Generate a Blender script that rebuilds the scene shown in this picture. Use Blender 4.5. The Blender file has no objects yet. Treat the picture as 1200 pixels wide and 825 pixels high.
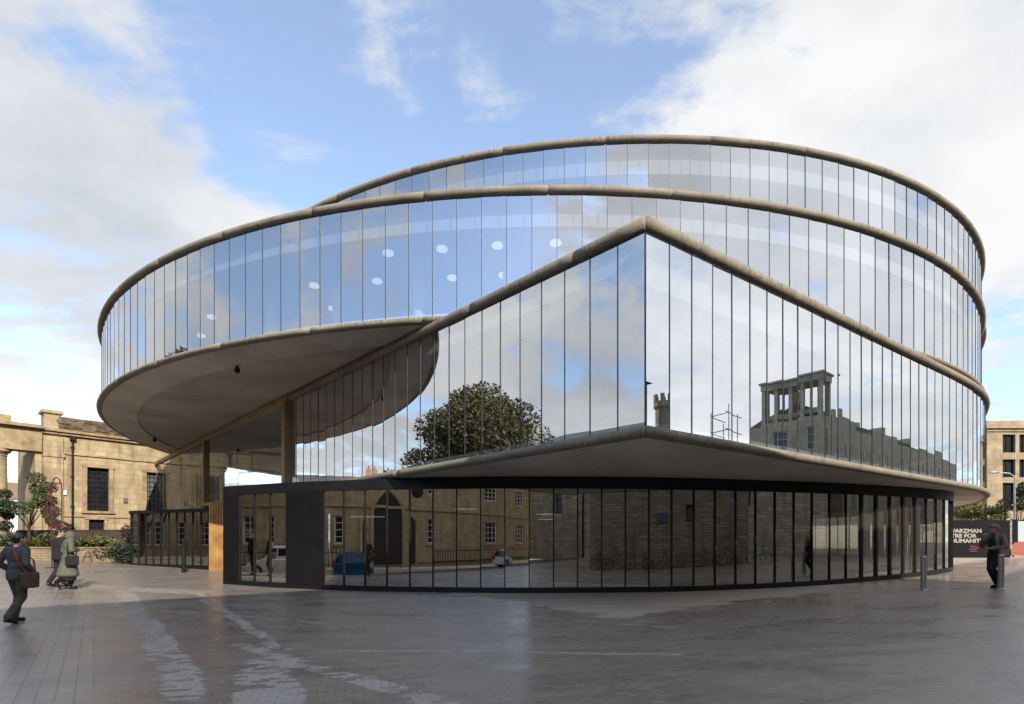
import bpy, bmesh, math, random
from mathutils import Vector, Matrix, noise
R = math.radians
random.seed(7)
scene = bpy.context.scene
COL = scene.collection

# ------------------------------------------------------------------ ground height
def sp(v, w=1.6):
    v /= w
    return w * (v if v > 20 else math.log1p(math.exp(v)))
def sstep(a, b, v):
    t = min(1, max(0, (v - a) / (b - a)))
    return t * t * (3 - 2 * t)
def gz(x, y):
    z = min(.25, .012 * max(0., y - 9)) + min(.42, .035 * sp(x - 8)) + min(.30, .022 * sp(-x - 9))
    s = (x + 11) * -.8 + (y - 10) * -.6
    z -= .45 * sstep(-.5, 3., s) * sstep(21, 16, y)
    return z

# ------------------------------------------------------------------ mesh builder
class MB:
    def __init__(s): s.v = []; s.f = []; s.m = []; s.uv = None
    def add(s, vs, fs, m=0):
        o = len(s.v); s.v += [tuple(p) for p in vs]
        s.f += [tuple(i + o for i in f) for f in fs]; s.m += [m] * len(fs)
    def quad(s, a, b, c, d, m=0): s.add([a, b, c, d], [(0, 1, 2, 3)], m)
    def box(s, c, size, u=(1, 0, 0), m=0, up=(0, 0, 1)):
        u = Vector(u).normalized(); w = Vector(up).normalized(); v = w.cross(u)
        c = Vector(c); a, b, h = size[0] / 2, size[1] / 2, size[2] / 2
        P = [c + u * (sx * a) + v * (sy * b) + w * (sz * h) for sz in (-1, 1) for sx, sy in ((-1, -1), (1, -1), (1, 1), (-1, 1))]
        s.add(P, [(3, 2, 1, 0), (4, 5, 6, 7), (0, 1, 5, 4), (1, 2, 6, 5), (2, 3, 7, 6), (3, 0, 4, 7)], m)
    def cbox(s, x0, x1, y0, y1, z0, z1, m=0):
        s.box(((x0 + x1) / 2, (y0 + y1) / 2, (z0 + z1) / 2), (x1 - x0, y1 - y0, z1 - z0), m=m)
    def bar(s, a, b, w, h=None, m=0):
        a = Vector(a); b = Vector(b); d = b - a; L = d.length
        if L < 1e-6: return
        d.normalize(); ref = Vector((0, 0, 1)) if abs(d.z) < .95 else Vector((0, 1, 0))
        side = d.cross(ref).normalized(); up = side.cross(d)
        s.box((a + b) / 2, (L, w, h or w), d, m, up)
    def tube(s, pts, r, n=8, closed=False, rz=None, scale=None, cap=True, m=0):
        pts = [Vector(p) for p in pts]; N = len(pts); rings = []
        for i, p in enumerate(pts):
            if closed: t = pts[(i + 1) % N] - pts[i - 1]
            else: t = pts[min(i + 1, N - 1)] - pts[max(i - 1, 0)]
            t.normalize()
            ref = Vector((0, 0, 1)) if abs(t.z) < .97 else Vector((0, 1, 0))
            side = t.cross(ref).normalized(); up = side.cross(t)
            rr = r[i] if isinstance(r, (list, tuple)) else r
            k = scale[i] if scale else 1
            rings.append([p + side * (math.cos(a) * rr * k) + up * (math.sin(a) * (rz or rr) * k)
                          for a in (2 * math.pi * j / n for j in range(n))])
        vs = [q for ring in rings for q in ring]; fs = []
        M = N if closed else N - 1
        for i in range(M):
            a = i * n; b = ((i + 1) % N) * n
            for j in range(n):
                k = (j + 1) % n
                fs.append((a + j, b + j, b + k, a + k))
        if cap and not closed:
            fs.append(tuple(range(n))); fs.append(tuple((N - 1) * n + j for j in reversed(range(n))))
        s.add(vs, fs, m)
    def lathe(s, prof, c=(0, 0, 0), n=16, m=0, axis=(0, 0, 1)):
        ax = Vector(axis).normalized(); ref = Vector((1, 0, 0)) if abs(ax.x) < .9 else Vector((0, 1, 0))
        e1 = (ref - ax * ref.dot(ax)).normalized(); e2 = ax.cross(e1); c = Vector(c)
        vs = []; fs = []
        for r, h in prof:
            for j in range(n):
                a = 2 * math.pi * j / n
                vs.append(c + ax * h + e1 * (r * math.cos(a)) + e2 * (r * math.sin(a)))
        for i in range(len(prof) - 1):
            for j in range(n):
                k = (j + 1) % n
                fs.append((i * n + j, i * n + k, (i + 1) * n + k, (i + 1) * n + j))
        fs.append(tuple(reversed(range(n)))); fs.append(tuple((len(prof) - 1) * n + j for j in range(n)))
        s.add(vs, fs, m)
    def ell(s, c, r, n=12, k=8, m=0, rot=None):
        vs = []; c = Vector(c)
        for i in range(k + 1):
            t = math.pi * i / k
            for j in range(n):
                a = 2 * math.pi * j / n
                p = Vector((r[0] * math.sin(t) * math.cos(a), r[1] * math.sin(t) * math.sin(a), r[2] * math.cos(t)))
                if rot: p = rot @ p
                vs.append(c + p)
        fs = []
        for i in range(k):
            for j in range(n):
                q = (j + 1) % n
                fs.append((i * n + j, (i + 1) * n + j, (i + 1) * n + q, i * n + q))
        s.add(vs, fs, m)
    def capsule(s, a, b, ra, rb, m=0):
        a = Vector(a); b = Vector(b); d = (b - a)
        s.ell(a, (ra,) * 3, m=m); s.ell(b, (rb,) * 3, m=m)
        if d.length > 1e-4: s.tube([a, b], [ra, rb], 12, m=m)
    def poly(s, pts, z, m=0, flip=False):
        bm = bmesh.new(); vs = [bm.verts.new((p[0], p[1], z)) for p in pts]
        bm.faces.new(vs); bmesh.ops.triangulate(bm, faces=bm.faces[:])
        bm.verts.index_update()
        s.add([v.co[:] for v in bm.verts], [tuple(v.index for v in (reversed(f.verts[:]) if flip else f.verts)) for f in bm.faces], m)
        bm.free()
    def strip(s, pts, z0, z1, closed=False, m=0):
        n = len(pts); vs = [(p[0], p[1], z0) for p in pts] + [(p[0], p[1], z1) for p in pts]
        s.add(vs, [(i, (i + 1) % n, n + (i + 1) % n, n + i) for i in range(n if closed else n - 1)], m)
    def prism(s, pts, z0, z1, m=0):
        s.poly(pts, z1, m); s.poly(pts, z0, m, True); s.strip(pts, z0, z1, True, m)
    def mesh(s, name, mats, off=(0, 0, 0), smooth=False):
        me = bpy.data.meshes.new(name)
        o = Vector(off)
        me.from_pydata([tuple(Vector(p) - o) for p in s.v], [], s.f)
        for mt in (mats if isinstance(mats, (list, tuple)) else [mats]): me.materials.append(mt)
        if s.m: me.polygons.foreach_set('material_index', s.m)
        if smooth: me.polygons.foreach_set('use_smooth', [True] * len(me.polygons))
        me.update()
        return me
def wloc(o):
    v = Vector((0, 0, 0))
    while o: v += o.location; o = o.parent
    return v
def obj(name, mb, mats, parent=None, smooth=False, bevel=0, label=None, loc=None, stuff=False):
    """link one mesh; vertex coordinates are world coordinates"""
    off = wloc(parent) if parent else Vector(loc or (0, 0, 0))
    me = mb.mesh(name, mats, off, smooth)
    o = bpy.data.objects.new(name, me); COL.objects.link(o)
    if parent: o.parent = parent
    else: o.location = off
    if bevel:
        b = o.modifiers.new('b', 'BEVEL'); b.width = bevel; b.segments = 2; b.limit_method = 'ANGLE'
    if label: o['label'] = label
    if stuff: o['kind'] = 'stuff'
    return o
def tag(o, label, cat, group=None):
    o['label'] = label; o['category'] = cat
    if group: o['group'] = group
    return o
def thing(name, label, cat, loc=(0, 0, 0), group=None):
    o = bpy.data.objects.new(name, None); COL.objects.link(o); o.location = loc; o.empty_display_size = .2
    return tag(o, label, cat, group)
def struct(o): o['kind'] = 'structure'; return o
def fuse(mb, voxel, smooth_it=2):
    """overlapping shells -> one continuous skin"""
    me = mb.mesh('tmp', [], (0, 0, 0))
    o = bpy.data.objects.new('tmp', me); COL.objects.link(o)
    md = o.modifiers.new('r', 'REMESH'); md.mode = 'VOXEL'; md.voxel_size = voxel
    if smooth_it:
        ms = o.modifiers.new('s', 'SMOOTH'); ms.iterations = smooth_it; ms.factor = .5
    dg = bpy.context.evaluated_depsgraph_get()
    ev = o.evaluated_get(dg); em = ev.to_mesh()
    out = MB(); out.add([v.co[:] for v in em.vertices], [tuple(p.vertices) for p in em.polygons])
    ev.to_mesh_clear(); bpy.data.objects.remove(o); bpy.data.meshes.remove(me)
    return out

# ------------------------------------------------------------------ materials
class NT:
    def __init__(s, mat):
        s.t = mat.node_tree; s.n = s.t.nodes; s.l = s.t.links
    def new(s, t, **kw):
        n = s.n.new(t)
        for k, v in kw.items(): setattr(n, k, v)
        return n
    def link(s, a, b): s.l.new(a, b)
    def val(s, sock, v):
        if hasattr(v, 'links') or hasattr(v, 'is_linked'): s.l.new(v, sock)
        else: sock.default_value = v
    def math(s, op, a, b=0., c=None, clamp=False):
        n = s.new('ShaderNodeMath', operation=op, use_clamp=clamp)
        s.val(n.inputs[0], a); s.val(n.inputs[1], b)
        if c is not None: s.val(n.inputs[2], c)
        return n.outputs[0]
    def vmath(s, op, a, b=(0, 0, 0)):
        n = s.new('ShaderNodeVectorMath', operation=op); s.val(n.inputs[0], a); s.val(n.inputs[1], b)
        return n.outputs['Value'] if op in ('DOT_PRODUCT', 'LENGTH') else n.outputs['Vector']
    def mix(s, f, a, b, blend='MIX'):
        n = s.new('ShaderNodeMix', data_type='RGBA', blend_type=blend)
        s.val(n.inputs[0], f)
        for k, q in ((6, a), (7, b)): s.val(n.inputs[k], q if hasattr(q, 'links') or len(q) == 4 else (*q, 1))
        return n.outputs[2]
    def noise(s, vec, scale, detail=4, rough=.55, dist=0.):
        n = s.new('ShaderNodeTexNoise'); s.link(vec, n.inputs['Vector'])
        n.inputs['Scale'].default_value = scale; n.inputs['Detail'].default_value = detail
        n.inputs['Roughness'].default_value = rough; n.inputs['Distortion'].default_value = dist
        return n.outputs[0]
    def mr(s, v, a, b, c=0., d=1., smooth=False):
        n = s.new('ShaderNodeMapRange'); n.interpolation_type = 'SMOOTHSTEP' if smooth else 'LINEAR'
        s.val(n.inputs[0], v)
        for k, q in zip((1, 2, 3, 4), (a, b, c, d)): s.val(n.inputs[k], q)
        return n.outputs[0]
    def pos(s): return s.new('ShaderNodeNewGeometry').outputs['Position']
    def scl(s, v, k): return s.vmath('MULTIPLY', v, k)
    def comb(s, x, y, z=0.):
        n = s.new('ShaderNodeCombineXYZ')
        for i, q in enumerate((x, y, z)): s.val(n.inputs[i], q)
        return n.outputs[0]
    def bump(s, h, strength=.3, dist=.02):
        n = s.new('ShaderNodeBump'); n.inputs['Strength'].default_value = strength; n.inputs['Distance'].default_value = dist
        s.link(h, n.inputs['Height']); return n.outputs[0]
def mat(name):
    m = bpy.data.materials.new(name); m.use_nodes = True
    return m, NT(m), m.node_tree.nodes['Principled BSDF']
def plain(name, col, rough=.6, metal=0., var=.12, scale=6., spec=.5, bump=0., emit=0):
    """base colour broken up by two noises"""
    m, t, p = mat(name); ps = t.pos()
    n1 = t.noise(ps, scale, 6); n2 = t.noise(ps, scale * .17, 3)
    f = t.math('ADD', t.math('MULTIPLY', n1, .5), t.math('MULTIPLY', n2, .5))
    f = t.mr(f, .3, .7)
    a = tuple(c * (1 - var * 1.6) for c in col); b = tuple(min(1, c * (1 + var * 1.6)) for c in col)
    t.link(t.mix(f, a, b), p.inputs['Base Color'])
    t.link(t.mr(n1, .3, .7, max(0, rough - .08), min(1, rough + .08)), p.inputs['Roughness'])
    p.inputs['Metallic'].default_value = metal; p.inputs['Specular IOR Level'].default_value = spec
    if bump: t.link(t.bump(n1, bump, .01), p.inputs['Normal'])
    if emit:
        p.inputs['Emission Color'].default_value = (*col, 1); p.inputs['Emission Strength'].default_value = emit
    return m
def ashlar(name, u, c1, c2, bw=.9, bh=.34, mortar=(.20, .17, .12), ms=.008, rough=.85, stain=(.10, .08, .06), stain_amt=.5, warp=0.):
    """coursed stone on a vertical wall running along u"""
    m, t, p = mat(name); ps = t.pos()
    a = t.vmath('DOT_PRODUCT', ps, (u[0], u[1], 0)); z = t.vmath('DOT_PRODUCT', ps, (0, 0, 1))
    v = t.comb(a, z)
    if warp:
        wn_ = t.new('ShaderNodeTexNoise'); t.link(ps, wn_.inputs['Vector']); wn_.inputs['Scale'].default_value = 2.2; wn_.inputs['Detail'].default_value = 3
        v = t.vmath('ADD', v, t.scl(t.vmath('SUBTRACT', wn_.outputs['Color'], (.5, .5, .5)), (warp, warp, 0)))
    b = t.new('ShaderNodeTexBrick'); t.link(v, b.inputs['Vector'])
    b.inputs['Color1'].default_value = (*c1, 1); b.inputs['Color2'].default_value = (*c2, 1); b.inputs['Mortar'].default_value = (*mortar, 1)
    b.inputs['Scale'].default_value = 1; b.inputs['Mortar Size'].default_value = ms; b.inputs['Brick Width'].default_value = bw
    b.inputs['Row Height'].default_value = bh; b.inputs['Bias'].default_value = 0.
    n1 = t.noise(ps, 1.3, 7, .65); n2 = t.noise(t.scl(ps, (2.2, 2.2, .35)), 1., 5)
    c = t.mix(t.mr(n1, .38, .72), b.outputs['Color'], tuple(q * .5 for q in c1))
    c = t.mix(t.math('MULTIPLY', t.mr(n2, .50, .74), stain_amt), c, stain)
    t.link(c, p.inputs['Base Color']); p.inputs['Roughness'].default_value = rough
    h = t.math('ADD', t.math('MULTIPLY', b.outputs['Fac'], -1.), t.math('MULTIPLY', n1, .4))
    t.link(t.bump(h, .5, .015), p.inputs['Normal'])
    return m
def glass(name, base, tint, gl=(.96, .97, .98), power=4., wob=.0):
    """coated glass: clear part + mirror part rising towards grazing"""
    m, t, p = mat(name); t.n.remove(p)
    out = t.n['Material Output']
    lw = t.new('ShaderNodeLayerWeight'); lw.inputs['Blend'].default_value = .5
    f = t.math('POWER', lw.outputs['Facing'], power)
    f = t.math('MULTIPLY_ADD', f, 1 - base, base, clamp=True)
    tr = t.new('ShaderNodeBsdfTransparent'); tr.inputs[0].default_value = (*tint, 1)
    g = t.new('ShaderNodeBsdfGlossy'); g.inputs['Color'].default_value = (*gl, 1); g.inputs['Roughness'].default_value = 0.
    if wob:
        n = t.noise(t.scl(t.pos(), (1, 1, .35)), .8, 2)
        t.link(t.bump(n, wob, .05), g.inputs['Normal'])
    mx = t.new('ShaderNodeMixShader'); t.link(f, mx.inputs[0]); t.link(tr.outputs[0], mx.inputs[1]); t.link(g.outputs[0], mx.inputs[2])
    t.link(mx.outputs[0], out.inputs['Surface'])
    return m
def concrete(name, c1, c2, stain, streak=1., rough=.85, amt=.8, lo=.48, hi=.68):
    m, t, p = mat(name); ps = t.pos()
    n1 = t.noise(ps, .9, 6); n2 = t.noise(t.scl(ps, (16, 16, 2.2)), 1., 6, .7); n3 = t.noise(ps, 30, 4)
    n4 = t.noise(ps, .35, 3)
    c = t.mix(t.mr(n1, .35, .65), c1, c2)
    st = t.math('MULTIPLY', t.mr(n2, lo, hi), t.mr(n4, .35, .6))
    c = t.mix(t.math('MULTIPLY', st, amt * streak), c, stain)
    c = t.mix(t.math('MULTIPLY', n3, .3), c, tuple(q * .5 for q in c1))
    t.link(c, p.inputs['Base Color']); p.inputs['Roughness'].default_value = rough
    t.link(t.bump(t.math('ADD', n2, n3), .35, .015), p.inputs['Normal'])
    return m

M = {}
M['tube'] = concrete('weathered_concrete_edge', (.235, .20, .148), (.315, .27, .205), (.05, .038, .026), 1., .8, .9, .47, .66)
M['soffit'] = None
def soffit_mat(name, c1, c2, ang):
    m, t, p = mat(name); ps = t.pos()
    ca, sa = math.cos(ang), math.sin(ang)
    a = t.vmath('DOT_PRODUCT', ps, (ca, sa, 0)); b = t.vmath('DOT_PRODUCT', ps, (-sa, ca, 0))
    n1 = t.noise(t.comb(t.math('MULTIPLY', a, .35), t.math('MULTIPLY', b, 5.)), 1., 6, .65)
    n2 = t.noise(ps, .5, 5, .6)
    c = t.mix(t.mr(n1, .3, .7), c1, c2); c = t.mix(t.mr(n2, .4, .75), c, tuple(q * .72 for q in c1))
    t.link(c, p.inputs['Base Color']); p.inputs['Roughness'].default_value = .8
    t.link(t.bump(n1, .15, .01), p.inputs['Normal'])
    return m
M['soffit'] = soffit_mat('board_marked_concrete', (.47, .43, .385), (.58, .54, .485), R(20))
M['soffit_rim'] = soffit_mat('smooth_concrete_rim', (.62, .58, .525), (.70, .66, .605), R(70))
M['glass'] = glass('coated_glass', .60, (.74, .80, .83), wob=.006)
M['glass_drum'] = glass('coated_drum_glass', .49, (.80, .85, .88), gl=(.95, .97, 1.), wob=.006)
M['glass_low'] = glass('dark_ground_glass', .60, (.55, .54, .50), (.84, .80, .72), wob=.004)
M['glass_clear'] = glass('clear_screen_glass', .03, (.90, .93, .93), power=8.)
M['black'] = plain('black_metal', (.008, .008, .0085), .5, .0, .2, 3, spec=.3)
M['panel'] = plain('black_panel', (.0085, .008, .0085), .75, 0., .25, 2, spec=.1)
M['joint'] = plain('dark_glazing_joint', (.03, .032, .036), .5)
M['bronze'] = plain('bronze_timber', (.30, .185, .085), .5, .0, .25, 4)
def cedar():
    m, t, p = mat('cedar_slats'); ps = t.pos()
    n = t.noise(t.scl(ps, (14, 14, 1.)), 1., 5); n2 = t.noise(ps, 1.2, 3)
    c = t.mix(n, (.48, .25, .075), (.66, .38, .14)); c = t.mix(t.mr(n2, .4, .7), c, (.26, .13, .05))
    t.link(c, p.inputs['Base Color']); p.inputs['Roughness'].default_value = .6; return m
M['cedar'] = cedar()
M['steel'] = plain('brushed_steel', (.50, .49, .47), .35, .85, .1, 9)
M['plaster'] = plain('pale_interior_plaster', (.66, .67, .68), .8, 0., .05, 2)
M['bulkhead'] = plain('pale_bulkhead', (.34, .335, .36), .8, 0., .04, 2)
M['innerwall'] = plain('grey_interior_wall', (.13, .14, .16), .8, 0., .1, 2)
M['carpet'] = plain('dark_floor_finish', (.10, .10, .105), .8)
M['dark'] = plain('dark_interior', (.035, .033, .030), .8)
M['curtain'] = plain('beige_blind', (.62, .55, .43), .9, 0., .15, 5)
M['lamp'] = plain('lamp_disc', (1., .97, .92), .5, 0., 0., 1, emit=.28)
M['roof'] = plain('flat_roof_membrane', (.16, .155, .15), .9)
M['slate'] = plain('slate_roof', (.10, .095, .095), .6, 0., .3, 7)
M['brownroof'] = plain('mossy_stone_attic', (.15, .11, .07), .9, 0., .55, 3, bump=.5)
M['terracotta'] = plain('terracotta', (.42, .22, .13), .8)
M['winglass'] = plain('dark_window_glass', (.02, .022, .025), .08, 0., .3, 2, spec=.8)
M['winglass2'] = plain('grey_window_glass', (.13, .14, .15), .12, 0., .3, 2, spec=.8)
M['white'] = plain('white_paint', (.78, .77, .74), .5, 0., .05)
M['skin'] = plain('skin', (.45, .27, .19), .55, 0., .06, 20)
M['skin2'] = plain('tanned_skin', (.40, .235, .16), .55, 0., .06, 20)
M['hair'] = plain('black_hair', (.012, .010, .010), .5, 0., .3, 60)
M['navy'] = plain('dark_grey_tweed', (.088, .086, .093), .9, 0., .35, 90)
M['olive'] = plain('olive_wool', (.080, .080, .046), .9, 0., .3, 70)
M['coat'] = plain('khaki_coat', (.105, .105, .073), .85, 0., .2, 30)
M['blackcloth'] = plain('black_cloth', (.012, .012, .015), .9, 0., .3, 50)
M['brownjacket'] = plain('brown_jacket', (.20, .145, .11), .85, 0., .25, 50)
M['scarf'] = plain('pink_brown_scarf', (.30, .135, .125), .9, 0., .35, 60)
M['shirt'] = plain('white_shirt', (.7, .7, .72), .8)
M['leather'] = plain('brown_leather', (.075, .045, .028), .5, 0., .3, 30)
M['tan'] = plain('tan_canvas', (.26, .19, .11), .8, 0., .2, 40)
M['redstrap'] = plain('red_strap', (.36, .035, .045), .7)
M['shoe'] = plain('black_shoe', (.012, .011, .011), .35)
M['magenta'] = plain('magenta_paint', (.125, .007, .036), .4)
M['bark'] = plain('bark', (.07, .052, .035), .95, 0., .4, 10, bump=.5)
M['hoard'] = plain('black_hoarding', (.008, .008, .010), .7, spec=.15)
M['hoardtext'] = plain('cream_lettering', (.36, .32, .295), .7)
M['hoardpink'] = plain('pink_lettering', (.20, .03, .07), .7)
M['hoardblue'] = plain('pale_blue_board', (.42, .50, .62), .6)
M['hoardred'] = plain('brick_red_board', (.34, .10, .07), .7)
M['asphalt'] = plain('asphalt', (.055, .055, .058), .7, 0., .2, 20)
M['tyre'] = plain('tyre', (.015, .015, .015), .8)
M['carwhite'] = plain('white_car_paint', (.72, .73, .74), .18, 0., .02)
M['carblue'] = plain('blue_car_paint', (.012, .10, .23), .18, 0., .02)
M['redlight'] = plain('red_lamp_lens', (.45, .02, .02), .2)
M['lamplens'] = plain('clear_lamp_lens', (.6, .6, .6), .15)
M['plate'] = plain('dull_blue_plate', (.05, .06, .13), .5)
M['soil'] = plain('planting_soil', (.05, .035, .025), .95, 0., .4, 9)
M['brownfence'] = plain('dark_brown_fence', (.065, .045, .035), .8, 0., .2, 12)
def leafmat(name, c1, c2):
    m, t, p = mat(name)
    oi = t.new('ShaderNodeNewGeometry').outputs['Random Per Island']
    n = t.noise(t.pos(), 1.1, 3)
    f = t.math('ADD', t.math('MULTIPLY', oi, .6), t.math('MULTIPLY', n, .4))
    t.link(t.mix(f, c1, c2), p.inputs['Base Color']); p.inputs['Roughness'].default_value = .55
    p.inputs['Subsurface Weight'].default_value = 0
    return m
M['leaf'] = leafmat('green_leaf', (.030, .050, .014), (.105, .125, .038))
M['leafdark'] = leafmat('dark_leaf', (.012, .026, .013), (.035, .055, .026))
M['leafautumn'] = leafmat('turning_leaf', (.035, .055, .018), (.15, .12, .045))
M['leafyellow'] = leafmat('pale_leaf', (.07, .085, .02), (.21, .19, .055))

# ------------------------------------------------------------------ world sky
SUN_AZ = Vector((.45, -.90)).normalized(); SUN_EL = R(30.33)
def build_world():
    w = bpy.data.worlds.new('World'); scene.world = w; w.use_nodes = True
    t = NT(w); t.n.clear()
    out = t.new('ShaderNodeOutputWorld')
    sky = t.new('ShaderNodeTexSky', sky_type='NISHITA', sun_disc=False)
    sky.sun_elevation = SUN_EL; sky.sun_rotation = math.atan2(SUN_AZ.x, SUN_AZ.y); sky.altitude = 50
    sky.air_density = 1.0; sky.dust_density = .25; sky.ozone_density = 2.2
    bg = t.new('ShaderNodeBackground'); bg.inputs[1].default_value = SKY_STRENGTH
    hs = t.new('ShaderNodeHueSaturation'); hs.inputs['Saturation'].default_value = .95
    t.link(sky.outputs[0], hs.inputs['Color']); t.link(hs.outputs[0], bg.inputs[0])
    d = t.new('ShaderNodeTexCoord').outputs['Generated']
    d = t.vmath('NORMALIZE', d)
    sx = t.new('ShaderNodeSeparateXYZ'); t.link(d, sx.inputs[0])
    zz = t.math('ADD', t.math('MAXIMUM', sx.outputs[2], 0.), .16)
    pv = t.comb(t.math('DIVIDE', sx.outputs[0], zz), t.math('DIVIDE', sx.outputs[1], zz), 0.)
    warp = t.noise(pv, 1.1, 3)
    pv2 = t.vmath('ADD', pv, t.comb(t.math('MULTIPLY', warp, .5), t.math('MULTIPLY', warp, .3), 0.))
    n1 = t.noise(t.vmath('ADD', pv2, (3.1, 7.7, 0)), 1.5, 12, .66)
    n2 = t.noise(t.scl(t.vmath('ADD', pv2, (1.7, 2.9, 0)), (1., 1.9, 1)), 3.4, 8, .6)
    b = t.math('ADD', t.math('MULTIPLY', t.math('SUBTRACT', n1, .5), 2.5), t.math('MULTIPLY', t.math('SUBTRACT', n2, .5), 1.9))
    for c, a0, a1, wgt in LOBES:
        v = Vector(c).normalized()
        dt = t.vmath('DOT_PRODUCT', d, tuple(v))
        g = t.mr(dt, math.cos(R(a1)), math.cos(R(a0)), 0., wgt, True)
        b = t.math('ADD', b, g)
    mask = t.mr(b, -.20, .42, 0., 1., True)
    mask = t.math('MULTIPLY_ADD', mask, .84, .13)
    # low cloud veil at the horizon
    hz = t.mr(sx.outputs[2], .0, .30, .42, 0., True)
    mask = t.math('MAXIMUM', mask, hz)
    n3 = t.noise(t.vmath('ADD', pv2, (9.1, .3, 0)), .9, 6, .5)
    br = t.mr(t.math('ADD', t.math('MULTIPLY', n3, .6), t.math('MULTIPLY', n1, .4)), .36, .58)
    ccol = t.mix(br, (.56, .60, .66), (.93, .93, .925))
    sd = Vector((SUN_AZ.x * math.cos(SUN_EL), SUN_AZ.y * math.cos(SUN_EL), math.sin(SUN_EL)))
    glow = t.mr(t.vmath('DOT_PRODUCT', d, tuple(Vector((.90, -.40, .36)).normalized())), math.cos(R(50)), math.cos(R(6)), 1., 1.75, True)
    ccol = t.scl(ccol, t.comb(glow, glow, glow))
    bc = t.new('ShaderNodeBackground'); t.link(ccol, bc.inputs[0]); bc.inputs[1].default_value = CLOUD_STRENGTH
    mx = t.new('ShaderNodeMixShader'); t.link(mask, mx.inputs[0]); t.link(bg.outputs[0], mx.inputs[1]); t.link(bc.outputs[0], mx.inputs[2])
    t.link(mx.outputs[0], out.inputs['Surface'])
SKY_STRENGTH = .135; CLOUD_STRENGTH = .44
def pxd(x, y): return ((x - 600) / 650, 1, (635 - y) / 650)
LOBES = [
    (pxd(30, 340), 3, 34, .28), (pxd(240, 340), 2, 14, .24), (pxd(110, 40), 2, 16, .12), (pxd(230, 120), 1, 9, -.20),
    (pxd(1000, 130), 5, 30, .48), (pxd(1150, 240), 4, 16, .20), (pxd(490, 60), 1, 9, .22), (pxd(590, 95), 1, 5, .25),
    (pxd(370, 150), 2, 13, -.30), (pxd(650, 60), 2, 14, -.30), (pxd(300, 40), 2, 8, -.12), (pxd(560, 190), 2, 12, -.1),
    (pxd(1200, 400), 1, 8, -.30), (pxd(20, 460), 1, 7, -.3),
    ((.45, -.9, .60), 6, 34, .60), ((.85, -.5, .38), 8, 38, .50), ((1, .15, .35), 8, 36, .42),
    ((-.12, -1, .50), 6, 26, -.62), ((-.9, -.35, .45), 5, 24, -.12), ((-1, .1, .2), 5, 28, .30), ((0, -1, .85), 4, 18, .14),
]
build_world()
sun = bpy.data.lights.new('sun', 'SUN'); sun.energy = 2.5; sun.angle = R(.3); sun.color = (1, .91, .78)
so = bpy.data.objects.new('sun', sun); COL.objects.link(so)
sdir = Vector((SUN_AZ.x * math.cos(SUN_EL), SUN_AZ.y * math.cos(SUN_EL), math.sin(SUN_EL)))
so.rotation_euler = sdir.to_track_quat('Z', 'Y').to_euler(); so.location = sdir * 80

# ------------------------------------------------------------------ camera
cam = bpy.data.cameras.new('camera'); co = bpy.data.objects.new('camera', cam); COL.objects.link(co)
co.location = (0, 0, 1.6); co.rotation_euler = (R(90), 0, 0)
cam.sensor_width = 36; cam.lens = 650 / 1200 * 36; cam.shift_y = (635 - 412.5) / 1200
cam.clip_end = 3000; cam.clip_start = .05
scene.camera = co
scene.view_settings.view_transform = 'Standard'; scene.view_settings.look = 'None'
scene.view_settings.exposure = 1.25; scene.view_settings.gamma = 1
scene.cycles.max_bounces = 8; scene.cycles.transparent_max_bounces = 16; scene.cycles.glossy_bounces = 5; scene.cycles.diffuse_bounces = 3
scene.cycles.use_denoising = True
scene.cycles.caustics_reflective = False; scene.cycles.caustics_refractive = False
scene.cycles.sample_clamp_indirect = 6

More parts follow.
